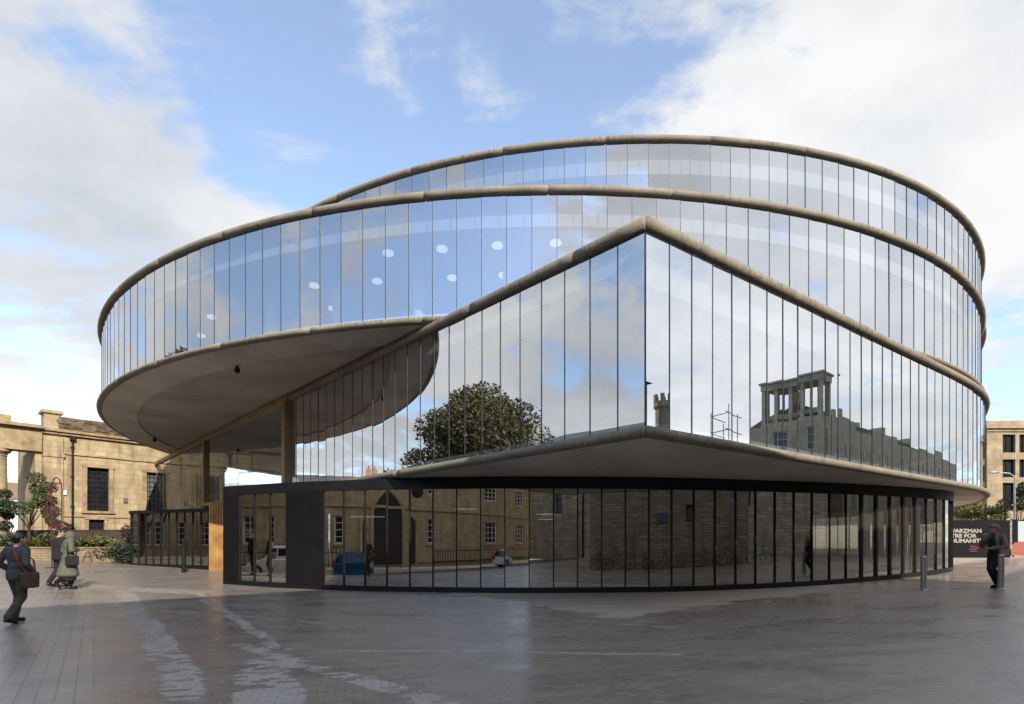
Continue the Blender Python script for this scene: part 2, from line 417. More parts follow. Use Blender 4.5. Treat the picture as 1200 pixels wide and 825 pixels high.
# ------------------------------------------------------------------ ground
def paving_mat():
    m, t, p = mat('wet_granite_paving'); ps = t.pos()
    sxy = t.new('ShaderNodeSeparateXYZ'); t.link(ps, sxy.inputs[0])
    def rot(a):
        c, s = math.cos(R(a)), math.sin(R(a))
        return t.comb(t.vmath('DOT_PRODUCT', ps, (c, s, 0)), t.vmath('DOT_PRODUCT', ps, (-s, c, 0)))
    def brick(v, bw, bh, ms):
        b = t.new('ShaderNodeTexBrick'); t.link(v, b.inputs['Vector']); b.inputs['Scale'].default_value = 1
        b.inputs['Color1'].default_value = (.0, 0, 0, 1); b.inputs['Color2'].default_value = (1, 1, 1, 1); b.inputs['Mortar'].default_value = (.5, .5, .5, 1)
        b.inputs['Mortar Size'].default_value = ms; b.inputs['Brick Width'].default_value = bw; b.inputs['Row Height'].default_value = bh
        return b
    va = rot(127); vb = rot(15)
    ba = brick(va, .34, .16, .008); bb = brick(vb, .19, .095, .006)
    # left apron of long slabs
    na = t.noise(ps, .35, 3); 
    left = t.mr(t.math('ADD', t.vmath('DOT_PRODUCT', ps, (.80, .60, 0)), t.math('MULTIPLY', na, .6)), .2, .35)
    fac = t.mix(left, ba.outputs['Color'], bb.outputs['Color']); mort = t.mix(left, ba.outputs['Fac'], bb.outputs['Fac'])
    n1 = t.noise(ps, 1.1, 7, .6); n2 = t.noise(ps, .22, 4, .6); n3 = t.noise(ps, 38, 4, .7); n4 = t.noise(t.scl(rot(8), (.45, 1.3, 1)), 1., 8, .68)
    n5 = t.noise(ps, 140, 3, .7)
    c = t.mix(fac, (.215, .165, .130), (.36, .285, .225))
    c = t.mix(t.mr(n1, .35, .7), c, (.37, .295, .235))
    c = t.mix(t.math('MULTIPLY', t.mr(n3, .35, .75), .55), c, (.42, .36, .31))
    c = t.mix(t.math('MULTIPLY', t.mr(n5, .42, .7), .5), c, (.07, .055, .046))
    # dry pale setts: worn bands across the square
    dry = None
    wv = t.new('ShaderNodeTexNoise'); t.link(ps, wv.inputs['Vector']); wv.inputs['Scale'].default_value = .55; wv.inputs['Detail'].default_value = 4
    psw = t.vmath('ADD', ps, t.scl(t.vmath('SUBTRACT', wv.outputs['Color'], (.5, .5, .5)), (.55, .55, 0)))
    for (ax, ay, bx, by, w) in ((-11.6, 16.5, -3.3, 5.8, .20), (-4.2, 8.6, .4, 4.6, .14), (-9.2, 16.2, -3.4, 8.2, .10), (-3.3, 7.5, -2.2, 5.2, .30), (-14., 17.5, -9., 16.2, .5), (-1., 12.2, 3.0, 10.2, .05), (-8, 12.6, -3.2, 10.6, .05), (-2.5, 8.2, 2.6, 7.9, .05)):
        L = math.hypot(bx - ax, by - ay); ux, uy = (bx - ax) / L, (by - ay) / L
        rel = t.vmath('SUBTRACT', psw, (ax, ay, 0))
        al = t.vmath('DOT_PRODUCT', rel, (ux, uy, 0)); ac = t.math('ABSOLUTE', t.vmath('DOT_PRODUCT', rel, (-uy, ux, 0)))
        q = t.math('MULTIPLY', t.mr(ac, w * .7, w * 1.3, 1, 0), t.math('MULTIPLY', t.mr(al, -.6, .6), t.mr(al, L - .6, L + .6, 1, 0)))
        dry = q if dry is None else t.math('MAXIMUM', dry, q)
    brk = t.math('ADD', t.math('MULTIPLY', fac, .75), t.math('ADD', t.math('MULTIPLY', n1, 1.0), t.math('MULTIPLY', n2, .5)))
    dry = t.math('MULTIPLY', t.mr(dry, .25, .5), t.mr(t.math('ADD', brk, t.math('MULTIPLY', dry, .25)), 1.04, 1.26))
    c = t.mix(t.math('MULTIPLY', dry, .68), c, (.46, .42, .37))
    # drier ground sheltered by the overhang, damp wedge beyond
    rel = t.vmath('SUBTRACT', ps, (2.45, 10.13, 0))
    ed = t.math('MAXIMUM', t.vmath('DOT_PRODUCT', rel, (-.733, -.680, 0)), t.vmath('DOT_PRODUCT', rel, (.614, -.789, 0)))
    ed = t.math('ADD', ed, t.math('ADD', t.math('MULTIPLY', t.math('SUBTRACT', n1, .5), 2.2), t.math('MULTIPLY', t.math('SUBTRACT', n4, .5), 3.)))
    shel = t.mr(ed, -1.3, -.5, 1, 0, True)
    c = t.mix(t.math('MULTIPLY', shel, .85), c, (.56, .47, .38))
    pale = t.mr(t.math('ADD', t.vmath('DOT_PRODUCT', ps, (-.75, .2, 0)), t.math('MULTIPLY', n2, 4.)), 6.5, 12., 0., .5)
    c = t.mix(pale, c, (.20, .188, .18))
    wetd = t.math('MULTIPLY', t.mr(n4, .48, .72), .5)
    c = t.mix(wetd, c, (.18, .138, .11))
    c = t.mix(t.math('MULTIPLY', t.mr(mort, .2, .9), .45), c, (.03, .027, .025))
    t.link(c, p.inputs['Base Color'])
    r = t.mr(t.math('ADD', t.math('ADD', t.math('MULTIPLY', n4, .45), t.math('MULTIPLY', n1, .2)), t.math('MULTIPLY', n2, .35)), .38, .60, .46, .15)
    r = t.math('MAXIMUM', r, t.math('MULTIPLY', t.math('MAXIMUM', dry, shel), .62))
    t.link(t.math('ADD', r, t.math('MULTIPLY', fac, .06)), p.inputs['Roughness'])
    p.inputs['Specular IOR Level'].default_value = .6
    h = t.math('ADD', t.math('MULTIPLY', mort, -1.), t.math('ADD', t.math('MULTIPLY', n3, .5), t.math('MULTIPLY', fac, .3)))
    t.link(t.bump(h, .30, .005), p.inputs['Normal'])
    return m
M['paving'] = paving_mat()
def axis_pts():
    xs = [-900, -400, -200, -120, -90, -70]; x = -60
    while x < 60: xs.append(x); x += 1.0
    return xs + [60, 70, 90, 120, 200, 400, 900]
gm = MB(); X = axis_pts(); Y = [y + 10 for y in X]
gm.add([(x, y, gz(x, y)) for y in Y for x in X], [(j * len(X) + i, j * len(X) + i + 1, (j + 1) * len(X) + i + 1, (j + 1) * len(X) + i) for j in range(len(Y) - 1) for i in range(len(X) - 1)])
struct(obj('ground', gm, M['paving'], smooth=True))
# roadway behind the square, along the cars
rd = MB(); N = 40
ra = Vector((-26.5, 26.3)); rb = Vector((16, -27.5)); ru = (rb - ra).normalized(); rn = Vector((ru.y, -ru.x))
for i in range(N):
    a = ra.lerp(rb, i / N); b = ra.lerp(rb, (i + 1) / N)
    q = []
    for P_, w_ in ((a, 0), (b, 0), (b, 9.0), (a, 9.0)):
        P2 = P_ + rn * (w_ - .5); q.append((P2.x, P2.y, gz(P2.x, P2.y) + .012))
    rd.quad(*q)
struct(obj('road', rd, M['asphalt']))

# ================================================================== THE GLASS BUILDING
bld = thing('glass_building', 'round concrete and glass building of stacked offset discs over a black ground floor', 'building', (1.3, 39.7, 0))
C2 = Vector((1.3, 39.7)); R2 = 24.8
C3 = Vector((4.8, 40.9)); R3 = 22.9
P0 = Vector((2.45, 10.13)); U1 = Vector((-.680, .733)).normalized(); U2 = Vector((math.cos(R(35.4)), math.sin(R(35.4))))
N1 = Vector((-U1.y, U1.x)); N1 = N1 if N1.dot(P0) < 0 else -N1
N2 = Vector((U2.y, -U2.x))
def circ(c, r, a0, a1, n):
    return [(c.x + r * math.cos(R(a0 + (a1 - a0) * i / n)), c.y + r * math.sin(R(a0 + (a1 - a0) * i / n))) for i in range(n + 1)]
def smooth(pts, it):
    for _ in range(it):
        q = [pts[0]]
        for i in range(1, len(pts) - 1):
            q.append(tuple((pts[i - 1][k] + 2 * pts[i][k] + pts[i + 1][k]) / 4 for k in (0, 1)))
        pts = q + [pts[-1]]
    return pts
def catmull(P, n=8):
    out = []
    for i in range(len(P) - 1):
        p0, p1, p2, p3 = P[max(i - 1, 0)], P[i], P[i + 1], P[min(i + 2, len(P) - 1)]
        for k in range(n):
            t = k / n
            out.append(tuple(.5 * (2 * p1[j] + (p2[j] - p0[j]) * t + (2 * p0[j] - 5 * p1[j] + 4 * p2[j] - p3[j]) * t * t + (3 * p1[j] - p0[j] - 3 * p2[j] + p3[j]) * t ** 3) for j in (0, 1)))
    return out + [P[-1]]
def resample(pts, step):
    out = [Vector(pts[0])]; acc = 0
    for i in range(len(pts) - 1):
        a, b = Vector(pts[i]), Vector(pts[i + 1]); L = (b - a).length; t = step - acc
        while t <= L:
            out.append(a.lerp(b, t / L)); t += step
        acc = (acc + L) % step if L else acc
    return out
def inset(pts, d):
    """offset a polyline (interior on the left of travel) inwards"""
    out = []
    for i, p in enumerate(pts):
        a = Vector(pts[max(i - 1, 0)]); b = Vector(pts[min(i + 1, len(pts) - 1)]); p = Vector(p)
        d1 = (p - a) if i else (b - p); d2 = (b - p) if i < len(pts) - 1 else d1
        d1 = d1.normalized(); d2 = d2.normalized()
        n1 = Vector((-d1.y, d1.x)); n2 = Vector((-d2.y, d2.x)); n = (n1 + n2)
        k = n.length
        n = n / k * (d / max(.35, k / 2))
        out.append((p.x + n.x, p.y + n.y))
    return out
# first-floor outline, left to right (interior on the left)
T_POST = 17.0
left1 = [tuple(P0 + U1 * (T_POST - i * T_POST / 25)) for i in range(26)]
right1 = [tuple(P0 + U2 * (i * .68)) for i in range(1, 27)]
e = P0 + U2 * 18.6 - C2; aS = math.degrees(math.atan2(e.y, e.x))
tailc = circ(C2, R2 + .08, aS + 1.2, 128, 120)
right_all = right1[:20] + smooth(right1[20:] + tailc[:10], 5) + tailc[10:]
L1_FRONT = left1 + right_all[:62]
L1_ALL = left1 + right_all
ring2 = lambda r, a0=-150, a1=210, n=180: circ(C2, r, a0, a1, n)[:-1 if a1 - a0 == 360 else None]
ring3 = lambda r, a0=-150, a1=210, n=180: circ(C3, r, a0, a1, n)[:-1 if a1 - a0 == 360 else None]

def edge_tube(name, pts, z, rx, rz, closed=False, joint=3.4, ends=True):
    """rounded concrete edge made of cast lengths with open joints"""
    P = [Vector((p[0], p[1])) for p in pts]
    if closed: P.append(P[0])
    out = []; sc = []; acc = 0.; nxt = joint * .5
    for i in range(len(P) - 1):
        a, b = P[i], P[i + 1]; L = (b - a).length
        out.append((a.x, a.y, z)); sc.append(1.)
        while nxt < acc + L:
            for dd, k in ((-.026, 1.), (-.012, .80), (.012, .80), (.026, 1.)):
                q = a.lerp(b, min(.995, max(.005, (nxt + dd - acc) / L))); out.append((q.x, q.y, z)); sc.append(k * (1. if abs(dd) < .015 else 1 + .0))
            nxt += joint
        acc += L
    if not closed: out.append((P[-1].x, P[-1].y, z)); sc.append(1.)
    mb = MB(); mb.tube(out, rx, 12, closed, rz, sc)
    o = obj(name, mb, M['tube'], bld)
    o.data.polygons.foreach_set('use_smooth', [True] * len(o.data.polygons))
    return o

# panes --------------------------------------------------------------
panes = []       # (score, a, b, z0, z1)
bars = {}
def facade(key, pts, z0, z1, step, bw=.017, stop=None, gap=.008, merge_front=True):
    q = resample(pts, step)
    if (q[-1] - Vector(pts[-1])).length > .02: q.append(Vector(pts[-1]))
    mb = bars.setdefault(key, MB())
    for i in range(len(q) - 1):
        a, b = q[i], q[i + 1]; d = (b - a).normalized(); n = Vector((d.y, -d.x))
        mid = (a + b) / 2; vis = n.dot(-mid) / mid.length
        depth = max(mid.y, 1)
        area = vis * (b - a).length * (z1 - z0) / (depth * depth) if abs(mid.x / depth) < 1.0 else -1
        if key == 'l2' and P0.x - .68 * 40 < mid.x and mid.y < 22: pass
        panes.append((area, a + d * gap, b - d * gap, z0, z1, n, key))
        mb.box((a.x - n.x * .004, a.y - n.y * .004, (z0 + z1) / 2), (bw, .03, z1 - z0), (d.x, d.y, 0))
def front(pts, pred): return [p for p in pts if pred(p)]
GL1 = inset(L1_ALL, .07)
facade('l1', GL1[:26], 3.70, 7.40, (T_POST - .005) / 25 )
facade('l1', GL1[25:], 3.70, 7.40, .68)
facade('l2', circ(C2, R2 - .14, -200, -8, 200), 7.78, 11.04, .685)
facade('l2b', circ(C2, R2 - .14, -8, 160, 90), 7.78, 11.04, 2.6)
facade('l3', circ(C3, R3 - .14, -165, 2, 200), 11.5, 14.66, .685)
facade('l3b', circ(C3, R3 - .14, 2, 195, 90), 11.5, 14.66, 2.6)
for k, mb in bars.items():
    obj('glazing_joint', mb, M['joint'], bld, stuff=True)
panes.sort(key=lambda p: -p[0])
rest = MB()
for i, (ar, a, b, z0, z1, n, key) in enumerate(panes):
    j1 = random.gauss(0, .0017) * (b - a).length; j2 = random.gauss(0, .0008) * (z1 - z0)
    if abs(j1) > .0035: j1 *= .4
    A = a + n * j1; B = b - n * j1
    q = [(A.x, A.y, z0), (B.x, B.y, z0), (B.x + n.x * j2, B.y + n.y * j2, z1), (A.x + n.x * j2, A.y + n.y * j2, z1)]
    gi = 0 if key == 'l1' else 1
    if i < 100:
        mb = MB(); mb.quad(*q); obj('glass_panel', mb, M['glass_drum' if gi else 'glass'], bld)
    else: rest.quad(*q, m=gi)
obj('glass_panels_beyond', rest, [M['glass'], M['glass_drum']], bld, stuff=True).name = 'curved_glazing'

# concrete edges, roofs, soffits ---------------------------------------
ev = inset(L1_ALL, .05)
edge_tube('eave', ev[:26], 7.46, .13, .125); edge_tube('eave', ev[25:], 7.462, .13, .125)
ev = inset(L1_ALL, .04)
edge_tube('sill_edge', ev[:26], 3.625, .15, .11); edge_tube('sill_edge', ev[25:], 3.627, .15, .11)
edge_tube('eave', ring2(R2 - .14), 11.14, .155, .115, True)
edge_tube('sill_edge', ring2(R2 - .10), 7.69, .15, .095, True)
edge_tube('eave', ring3(R3 - .14), 14.77, .155, .115, True)
edge_tube('sill_edge', ring3(R3 - .10), 11.40, .15, .095, True)
mb = MB(); mb.poly(ring3(R3 - .3), 14.74); mb.poly(ring3(R3 - .3), 14.60, flip=True); obj('roof', mb, M['roof'], bld)
mb = MB(); mb.poly(ring2(R2 - .3), 11.12); obj('roof', mb, M['roof'], bld)
mb = MB(); mb.poly(ring3(R3 - .12), 11.345, flip=True); obj('soffit', mb, M['soffit'], bld)
def annulus(mb, c, r0, r1, z, n=180, flip=True, m=0):
    a = circ(c, r0, 0, 360, n); b = circ(c, r1, 0, 360, n)
    for i in range(n):
        q = [(a[i][0], a[i][1], z), (b[i][0], b[i][1], z), (b[i + 1][0], b[i + 1][1], z), (a[i + 1][0], a[i + 1][1], z)]
        mb.quad(*(reversed(q) if flip else q), m=m)
mb = MB(); annulus(mb, C2, R2 - 1.5, R2 - .11, 7.605); mb.strip(ring2(R2 - 1.5), 7.605, 7.66, True)
obj('soffit_rim', mb, M['soffit_rim'], bld)
mb = MB(); mb.poly(ring2(R2 - 1.48), 7.655, flip=True); obj('soffit', mb, M['soffit'], bld)
L1P = inset(L1_ALL, .12)
mb = MB(); mb.poly(L1P, 3.535, flip=True); obj('soffit', mb, M['soffit_rim'], bld)
mb = MB(); mb.poly(inset(L1_ALL, .3), 7.50); obj('roof', mb, M['roof'], bld)
# closing west wall of the first floor (behind the free-standing screen)
mb = MB(); a = L1P[0]; b = L1P[-1]
mb.bar((a[0] + .3, a[1] + .3, 5.5), (b[0], b[1], 5.5), .25, 3.9); obj('wall', mb, M['soffit_rim'], bld)

# storey interiors ------------------------------------------------------
def interior(outer, z0, z1, bulk, core, lamps=()):
    ins = inset(outer, .38)
    mb = MB(); mb.poly(ins, z0 + .03); obj('floor', mb, M['carpet'], bld)
    mb = MB(); mb.poly(ins, z1 - .02, flip=True); obj('ceiling', mb, M['plaster'], bld)
    a = inset(outer, .42); b = inset(outer, .62)
    def band(name, za, zb, mt):
        mb = MB(); mb.strip(a, za, zb); mb.strip(list(reversed(b)), za, zb)
        for z, fl in ((za, 1), (zb, 0)):
            for i in range(len(a) - 1):
                q = [(*a[i], z), (*a[i + 1], z), (*b[i + 1], z), (*b[i], z)]
                mb.quad(*(reversed(q) if fl else q))
        obj(name, mb, mt, bld)
    band('bulkhead', z1 - bulk, z1 - .03, M['bulkhead'])
    band('upstand', z0 + .05, z0 + .34, M['white'])
    mb = MB(); mb.strip(inset(outer, 6.2), z0 + .03, z1 - .03); obj('inner_wall', mb, M['innerwall'], bld)
c2in = circ(C2, R2 - .12, -200, 158, 170)
c3in = circ(C3, R3 - .12, -170, 188, 170)
interior(L1_ALL, 3.60, 7.42, .85, None)
interior(c2in, 7.70, 11.10, .72, None)
interior(c3in, 11.42, 14.62, .72, None)
mb = MB()
for key, c, r, z0, z1 in (('2', C2, R2 - 2.6, 7.72, 11.0), ('3', C3, R3 - 2.6, 11.5, 14.5)):
    for k in range(30):
        a = R(-200 + k * 7.6); mb.lathe([(.19, 0), (.19, z1 - z0)], (c.x + r * math.cos(a), c.y + r * math.sin(a), z0), 12)
        if key == '3' and k > 26: break
        o = obj('column', mb, M['plaster'], bld, smooth=False); mb = MB()
mb = MB()
def lamp(px, py, z, c):
    d = 650 / (635 - py) * (z - 1.6); x = (px - 600) * d / 650
    mb = MB(); mb.lathe([(.05, 0), (.155, .0), (.175, .03), (.15, .09), (.05, .12)], (x, d, z - .06), 20)
    o = obj('ceiling_lamp', mb, M['lamp'], bld)
for px, py in ((518, 291), (530, 325), (583, 287), (590, 322), (651, 284), (442, 329), (368, 334), (390, 361), (248, 371), (236, 393), (455, 296), (715, 284), (655, 320)):
    lamp(px, py, 10.40, C2)

# bronze rail, posts and clear screen beyond the first floor ------------------
s2 = lambda t: P0 + U1 * t
mb = MB(); a, b = s2(T_POST - .1), s2(45)
mb.bar((a.x, a.y, 7.43), (b.x, b.y, 7.43), .26, .24); obj('rail', mb, M['bronze'], bld, bevel=.03)
for t_, w_ in ((T_POST + .15, .30), (29.2, .38)):
    mb = MB(); p = s2(t_); mb.box((p.x, p.y, 5.48), (.34, .34, 3.7), (U1.x, U1.y, 0)); obj('post', mb, M['bronze'], bld, bevel=.02)
mb = MB(); a, b = s2(T_POST + .3), s2(31.2)
mb.bar((a.x, a.y, 3.56), (b.x, b.y, 3.56), .45, .16); obj('sill_beam', mb, M['bronze'], bld, bevel=.02)
mb = MB()
a, b = s2(T_POST + .35), s2(29.0); mb.quad((a.x, a.y, 3.65), (b.x, b.y, 3.65), (b.x, b.y, 7.3), (a.x, a.y, 7.3))
a, b = s2(29.4), s2(44.6); mb.quad((a.x, a.y, 3.45), (b.x, b.y, 3.45), (b.x, b.y, 7.3), (a.x, a.y, 7.3))
obj('clear_screen', mb, M['glass_clear'], bld)
mb = MB(); t_ = 29.9
while t_ < 44.6:
    p = s2(t_); mb.box((p.x, p.y, 5.4), (.012, .02, 3.9), (U1.x, U1.y, 0)); t_ += .7
obj('screen_joint', mb, M['steel'], bld)

# ground floor ----------------------------------------------------------
GF = catmull([(-9.85, 19.05), (-7.0, 17.75), (-4.4, 16.95), (-1.5, 16.52), (1, 16.42), (4.6, 16.7), (8.1, 17.5), (11.2, 18.45), (14.25, 19.75), (16.35, 20.95), (17.55, 22.2), (18.15, 24.2), (18.0, 27), (16.5, 32)], 10)
GF_ALL = GF + [(10, 52), (-12, 52), (-11.4, 34)]
mb = MB(); mb.strip(inset(GF, -.06), 3.18, 3.50); mb.strip(list(reversed(inset(GF, .25))), 3.18, 3.50)
for i in range(len(GF) - 1):
    o_, n_ = inset(GF, -.06), inset(GF, .25); break
for i in range(len(GF) - 1):
    mb.quad((*o_[i], 3.18), (*n_[i], 3.18), (*n_[i + 1], 3.18), (*o_[i + 1], 3.18))
    mb.quad((*o_[i], 3.50), (*o_[i + 1], 3.50), (*n_[i + 1], 3.50), (*n_[i], 3.50))
obj('fascia', mb, M['black'], bld)
mb = MB(); mb.poly(inset(GF_ALL, .1), 3.46); obj('roof', mb, M['roof'], bld)
mb = MB()
for i in range(len(GF) - 1):
    (ax, ay), (bx, by) = inset(GF, -.05)[i], inset(GF, -.05)[i + 1]
    (cx, cy), (dx, dy) = inset(GF, .2)[i], inset(GF, .2)[i + 1]
    za, zb = gz(ax, ay), gz(bx, by)
    mb.quad((ax, ay, za - .1), (bx, by, zb - .1), (bx, by, zb + .16), (ax, ay, za + .16))
    mb.quad((ax, ay, za + .16), (bx, by, zb + .16), (dx, dy, zb + .16), (cx, cy, za + .16))
obj('plinth', mb, M['black'], bld)
mods = resample(GF, .72)
def pxof(p): return 600 + 650 * p.x / p.y
mull = MB(); doors = []
for i in range(len(mods) - 1):
    a, b = mods[i], mods[i + 1]; d = (b - a).normalized(); n = Vector((d.y, -d.x)); zg = min(gz(a.x, a.y), gz(b.x, b.y)); px = pxof((a + b) / 2)
    if i < 1 or (345 < px < 388 and a.y < 22) :
        mb = MB(); mid = (a + b) / 2 + n * .02
        mb.box((mid.x, mid.y, (zg + .14 + 3.2) / 2), ((b - a).length + .004, .09, 3.2 - zg - .14), (d.x, d.y, 0)); obj('solid_panel', mb, M['panel'], bld); 
        continue
    isdoor = 1012 < px < 1090 and a.y < 21.2
    zb = zg + .15
    mb = MB(); j = random.gauss(0, .001)
    A = a + n * j; B = b - n * j
    mb.quad((A.x, A.y, zb), (B.x, B.y, zb), (B.x, B.y, 3.2), (A.x, A.y, 3.2))
    obj('door_pane' if isdoor else 'window_pane', mb, M['glass_low'], bld)
    mb = MB(); w = .11 if isdoor else .03
    mb.box((a.x + n.x * .02, a.y + n.y * .02, (zb + 3.2) / 2), (w, .05, 3.2 - zb), (d.x, d.y, 0)); obj('door_frame' if isdoor else 'mullion', mb, M['black'], bld)
    if isdoor:
        mb = MB(); q = -n * .16 + (a + b) / 2
        mb.box((q.x, q.y, (zb + 3.1) / 2), ((b - a).length * .8, .03, 3.1 - zb), (d.x, d.y, 0)); obj('blind', mb, M['curtain'], bld)
        if i % 2 == 0:
            mb = MB(); q = a.lerp(b, .15) + n * .1; mb.tube([(q.x, q.y, zg + .85), (q.x, q.y, zg + 1.45)], .018, 8); obj('door_handle', mb, M['steel'], bld)
# end return and dark interior of the ground floor
mb = MB(); mb.bar((-9.9, 19.1, 1.8), (-11.3, 34, 1.8), .1, 3.4); obj('end_wall', mb, M['panel'], bld)
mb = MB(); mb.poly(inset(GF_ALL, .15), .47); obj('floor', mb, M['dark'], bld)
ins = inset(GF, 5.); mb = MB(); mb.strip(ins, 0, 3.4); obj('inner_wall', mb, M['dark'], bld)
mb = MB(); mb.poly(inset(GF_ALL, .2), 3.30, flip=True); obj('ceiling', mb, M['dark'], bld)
# strip lights inside the hall
for px, py, w in ((545, 597, 26), (640, 603, 22), (640, 609, 18), (430, 606, 40)):
    d = 650 / (635 - py) * (3.05 - 1.6); d = min(d, 21); z = 1.6 + (635 - py) * d / 650
    mb = MB(); x = (px - 600) * d / 650; mb.cbox(x - w * d / 1300, x + w * d / 1300, d, d + .1, z, z + .03); obj('strip_light', mb, M['lamp'], bld)
# dome cameras under the overhang
for px, py in ((181, 516), (279, 528), (278, 434)):
    z = 7.45; d = 650 / (635 - py) * (z - 1.6); x = (px - 600) * d / 650
    mb = MB(); mb.lathe([(.04, .2), (.04, .10), (.08, .08), (.10, .0), (.085, -.06), (.04, -.10)][::-1], (x, d, z), 12)
    tag(obj('dome_camera', mb, M['black'], loc=(x, d, z)), {181: 'black dome camera under the disc, leftmost near its outer rim', 279: 'black dome camera under the disc between the two bronze posts', 278: 'black dome fitting under the middle of the round concrete soffit'}[px], 'camera', 'fittings under the disc')

# ================================================================== helpers for masonry buildings
def V3(p, z): return (p[0], p[1], z)
def wall_holes(mb, o, u, L, z0, z1, holes, n, rev=.25, m=0):
    """vertical wall from o along u with real openings; holes = (a0, a1, b0, b1)"""
    o = Vector((o[0], o[1])); u = Vector(u).normalized(); n = Vector(n).normalized()
    xs = sorted({0., L, *[h[0] for h in holes], *[h[1] for h in holes]}); zs = sorted({z0, z1, *[h[2] for h in holes], *[h[3] for h in holes]})
    def P(a, z, d=0.): q = o + u * a - n * d; return (q.x, q.y, z)
    flip = (u.x * n.y - u.y * n.x) > 0
    def Q(*p): mb.quad(*(reversed(p) if flip else p), m=m)
    for i in range(len(xs) - 1):
        for j in range(len(zs) - 1):
            cx, cz = (xs[i] + xs[i + 1]) / 2, (zs[j] + zs[j + 1]) / 2
            if any(h[0] < cx < h[1] and h[2] < cz < h[3] for h in holes): continue
            Q(P(xs[i], zs[j]), P(xs[i + 1], zs[j]), P(xs[i + 1], zs[j + 1]), P(xs[i], zs[j + 1]))
    for a0, a1, b0, b1 in holes:
        Q(P(a0, b0), P(a0, b0, rev), P(a0, b1, rev), P(a0, b1)); Q(P(a1, b0, rev), P(a1, b0), P(a1, b1), P(a1, b1, rev))
        Q(P(a0, b1), P(a0, b1, rev), P(a1, b1, rev), P(a1, b1)); Q(P(a0, b0, rev), P(a0, b0), P(a1, b0), P(a1, b0, rev))
def window(parent, o, u, n, h, nx, nz, fm, gm, rev=.25, bar=.04, surround=None, sm=None, sill=True):
    """sash window in opening h: frame with bars, pane as its child, optional stone surround"""
    o = Vector((o[0], o[1])); u = Vector(u).normalized(); n = Vector(n).normalized()
    def P(a, z, d): q = o + u * a + n * d; return Vector((q.x, q.y, z))
    a0, a1, b0, b1 = h; mb = MB(); d = -rev + .06
    for k in range(nx + 1):
        w = bar * (1.6 if k in (0, nx) else .8); a = a0 + (a1 - a0) * k / nx; a = min(max(a, a0 + w / 2), a1 - w / 2)
        mb.box(P(a, (b0 + b1) / 2, d), (w, .06, b1 - b0), (u.x, u.y, 0))
    for k in range(nz + 1):
        w = bar * (1.6 if k in (0, nz) else .8); z = b0 + (b1 - b0) * k / nz; z = min(max(z, b0 + w / 2), b1 - w / 2)
        mb.box(P((a0 + a1) / 2, z, d), (a1 - a0 - .004, .05, w), (u.x, u.y, 0))
    w = obj('window', mb, fm, parent)
    mb = MB(); mb.box(P((a0 + a1) / 2, (b0 + b1) / 2, -rev + .015), (a1 - a0, .03, b1 - b0), (u.x, u.y, 0)); obj('pane', mb, gm, w)
    if surround:
        mb = MB(); s = surround
        for a in (a0 - s / 2, a1 + s / 2): mb.box(P(a, (b0 + b1) / 2, .03), (s, .09, b1 - b0 + .0), (u.x, u.y, 0))
        mb.box(P((a0 + a1) / 2, b1 + s / 2, .045), (a1 - a0 + 2 * s + .1, .13, s), (u.x, u.y, 0))
        mb.box(P((a0 + a1) / 2, b0 - .09, .06), (a1 - a0 + 2 * s + .16, .18, .16), (u.x, u.y, 0))
        obj('surround', mb, sm, w)
    return w
def gable_roof(mb, o, u, n, L, D, z, h, over=.25, m=0):
    o = Vector((o[0], o[1])); u = Vector(u).normalized(); n = Vector(n).normalized()
    def P(a, d, zz): q = o + u * a - n * d; return (q.x, q.y, zz)
    a, b = -over, L + over
    lo = [P(a, -over, z), P(b, -over, z), P(b, D + over, z), P(a, D + over, z)]
    rg = [P(a, D / 2, z + h), P(b, D / 2, z + h)]
    mb.add(lo + rg, [(0, 1, 5, 4), (2, 3, 4, 5), (1, 2, 5), (3, 0, 4), (3, 2, 1, 0)], m)
def shell(mb, o, u, n, L, D, z0, z1, m=0):
    """the three sides of a block without openings"""
    o = Vector((o[0], o[1])); u = Vector(u).normalized(); n = Vector(n).normalized()
    def P(a, d, z): q = o + u * a - n * d; return (q.x, q.y, z)
    for (a0, d0), (a1, d1) in (((L, 0), (L, D)), ((L, D), (0, D)), ((0, D), (0, 0))):
        mb.quad(P(a0, d0, z0), P(a1, d1, z0), P(a1, d1, z1), P(a0, d0, z1), m=m)
    mb.quad(P(0, 0, z1), P(L, 0, z1), P(L, D, z1), P(0, D, z1), m=m)

# ================================================================== LEFT: sunlit church-like stone building
UA = Vector((.65, .76)).normalized(); NA = Vector((UA.y, -UA.x)); OA = Vector((-30.8, 36.4)); ZG = .5
M['ashlarA'] = ashlar('honey_ashlar', UA, (.54, .43, .26), (.41, .31, .175), .95, .36, stain=(.12, .09, .055), stain_amt=.75)
M['ashlarA2'] = ashlar('honey_ashlar_return', NA, (.52, .41, .245), (.45, .35, .20), .95, .36)
M['trimA'] = plain('weathered_stone_trim', (.34, .25, .145), .9, 0., .35, 3, bump=.4)
def PA(s_, d, z): q = OA + UA * s_ + NA * d; return (q.x, q.y, z)
ch = thing('stone_hall', 'sunlit honey stone hall with leaded windows and mossy attic beside the glass building', 'building', PA(5, 0, ZG))
holes = [(2.36, 3.62, 3.75, 6.75), (5.93, 6.98, 3.95, 6.75), (2.45, 3.35, 2.1, 3.15), (8.9, 9.9, 3.95, 6.75)]
mb = MB(); wall_holes(mb, OA, UA, 11.4, ZG - .3, 9.0, holes, NA); shell(mb, OA, UA, NA, 11.4, 9, ZG - .3, 9.0)
obj('wall', mb, M['ashlarA'], ch)
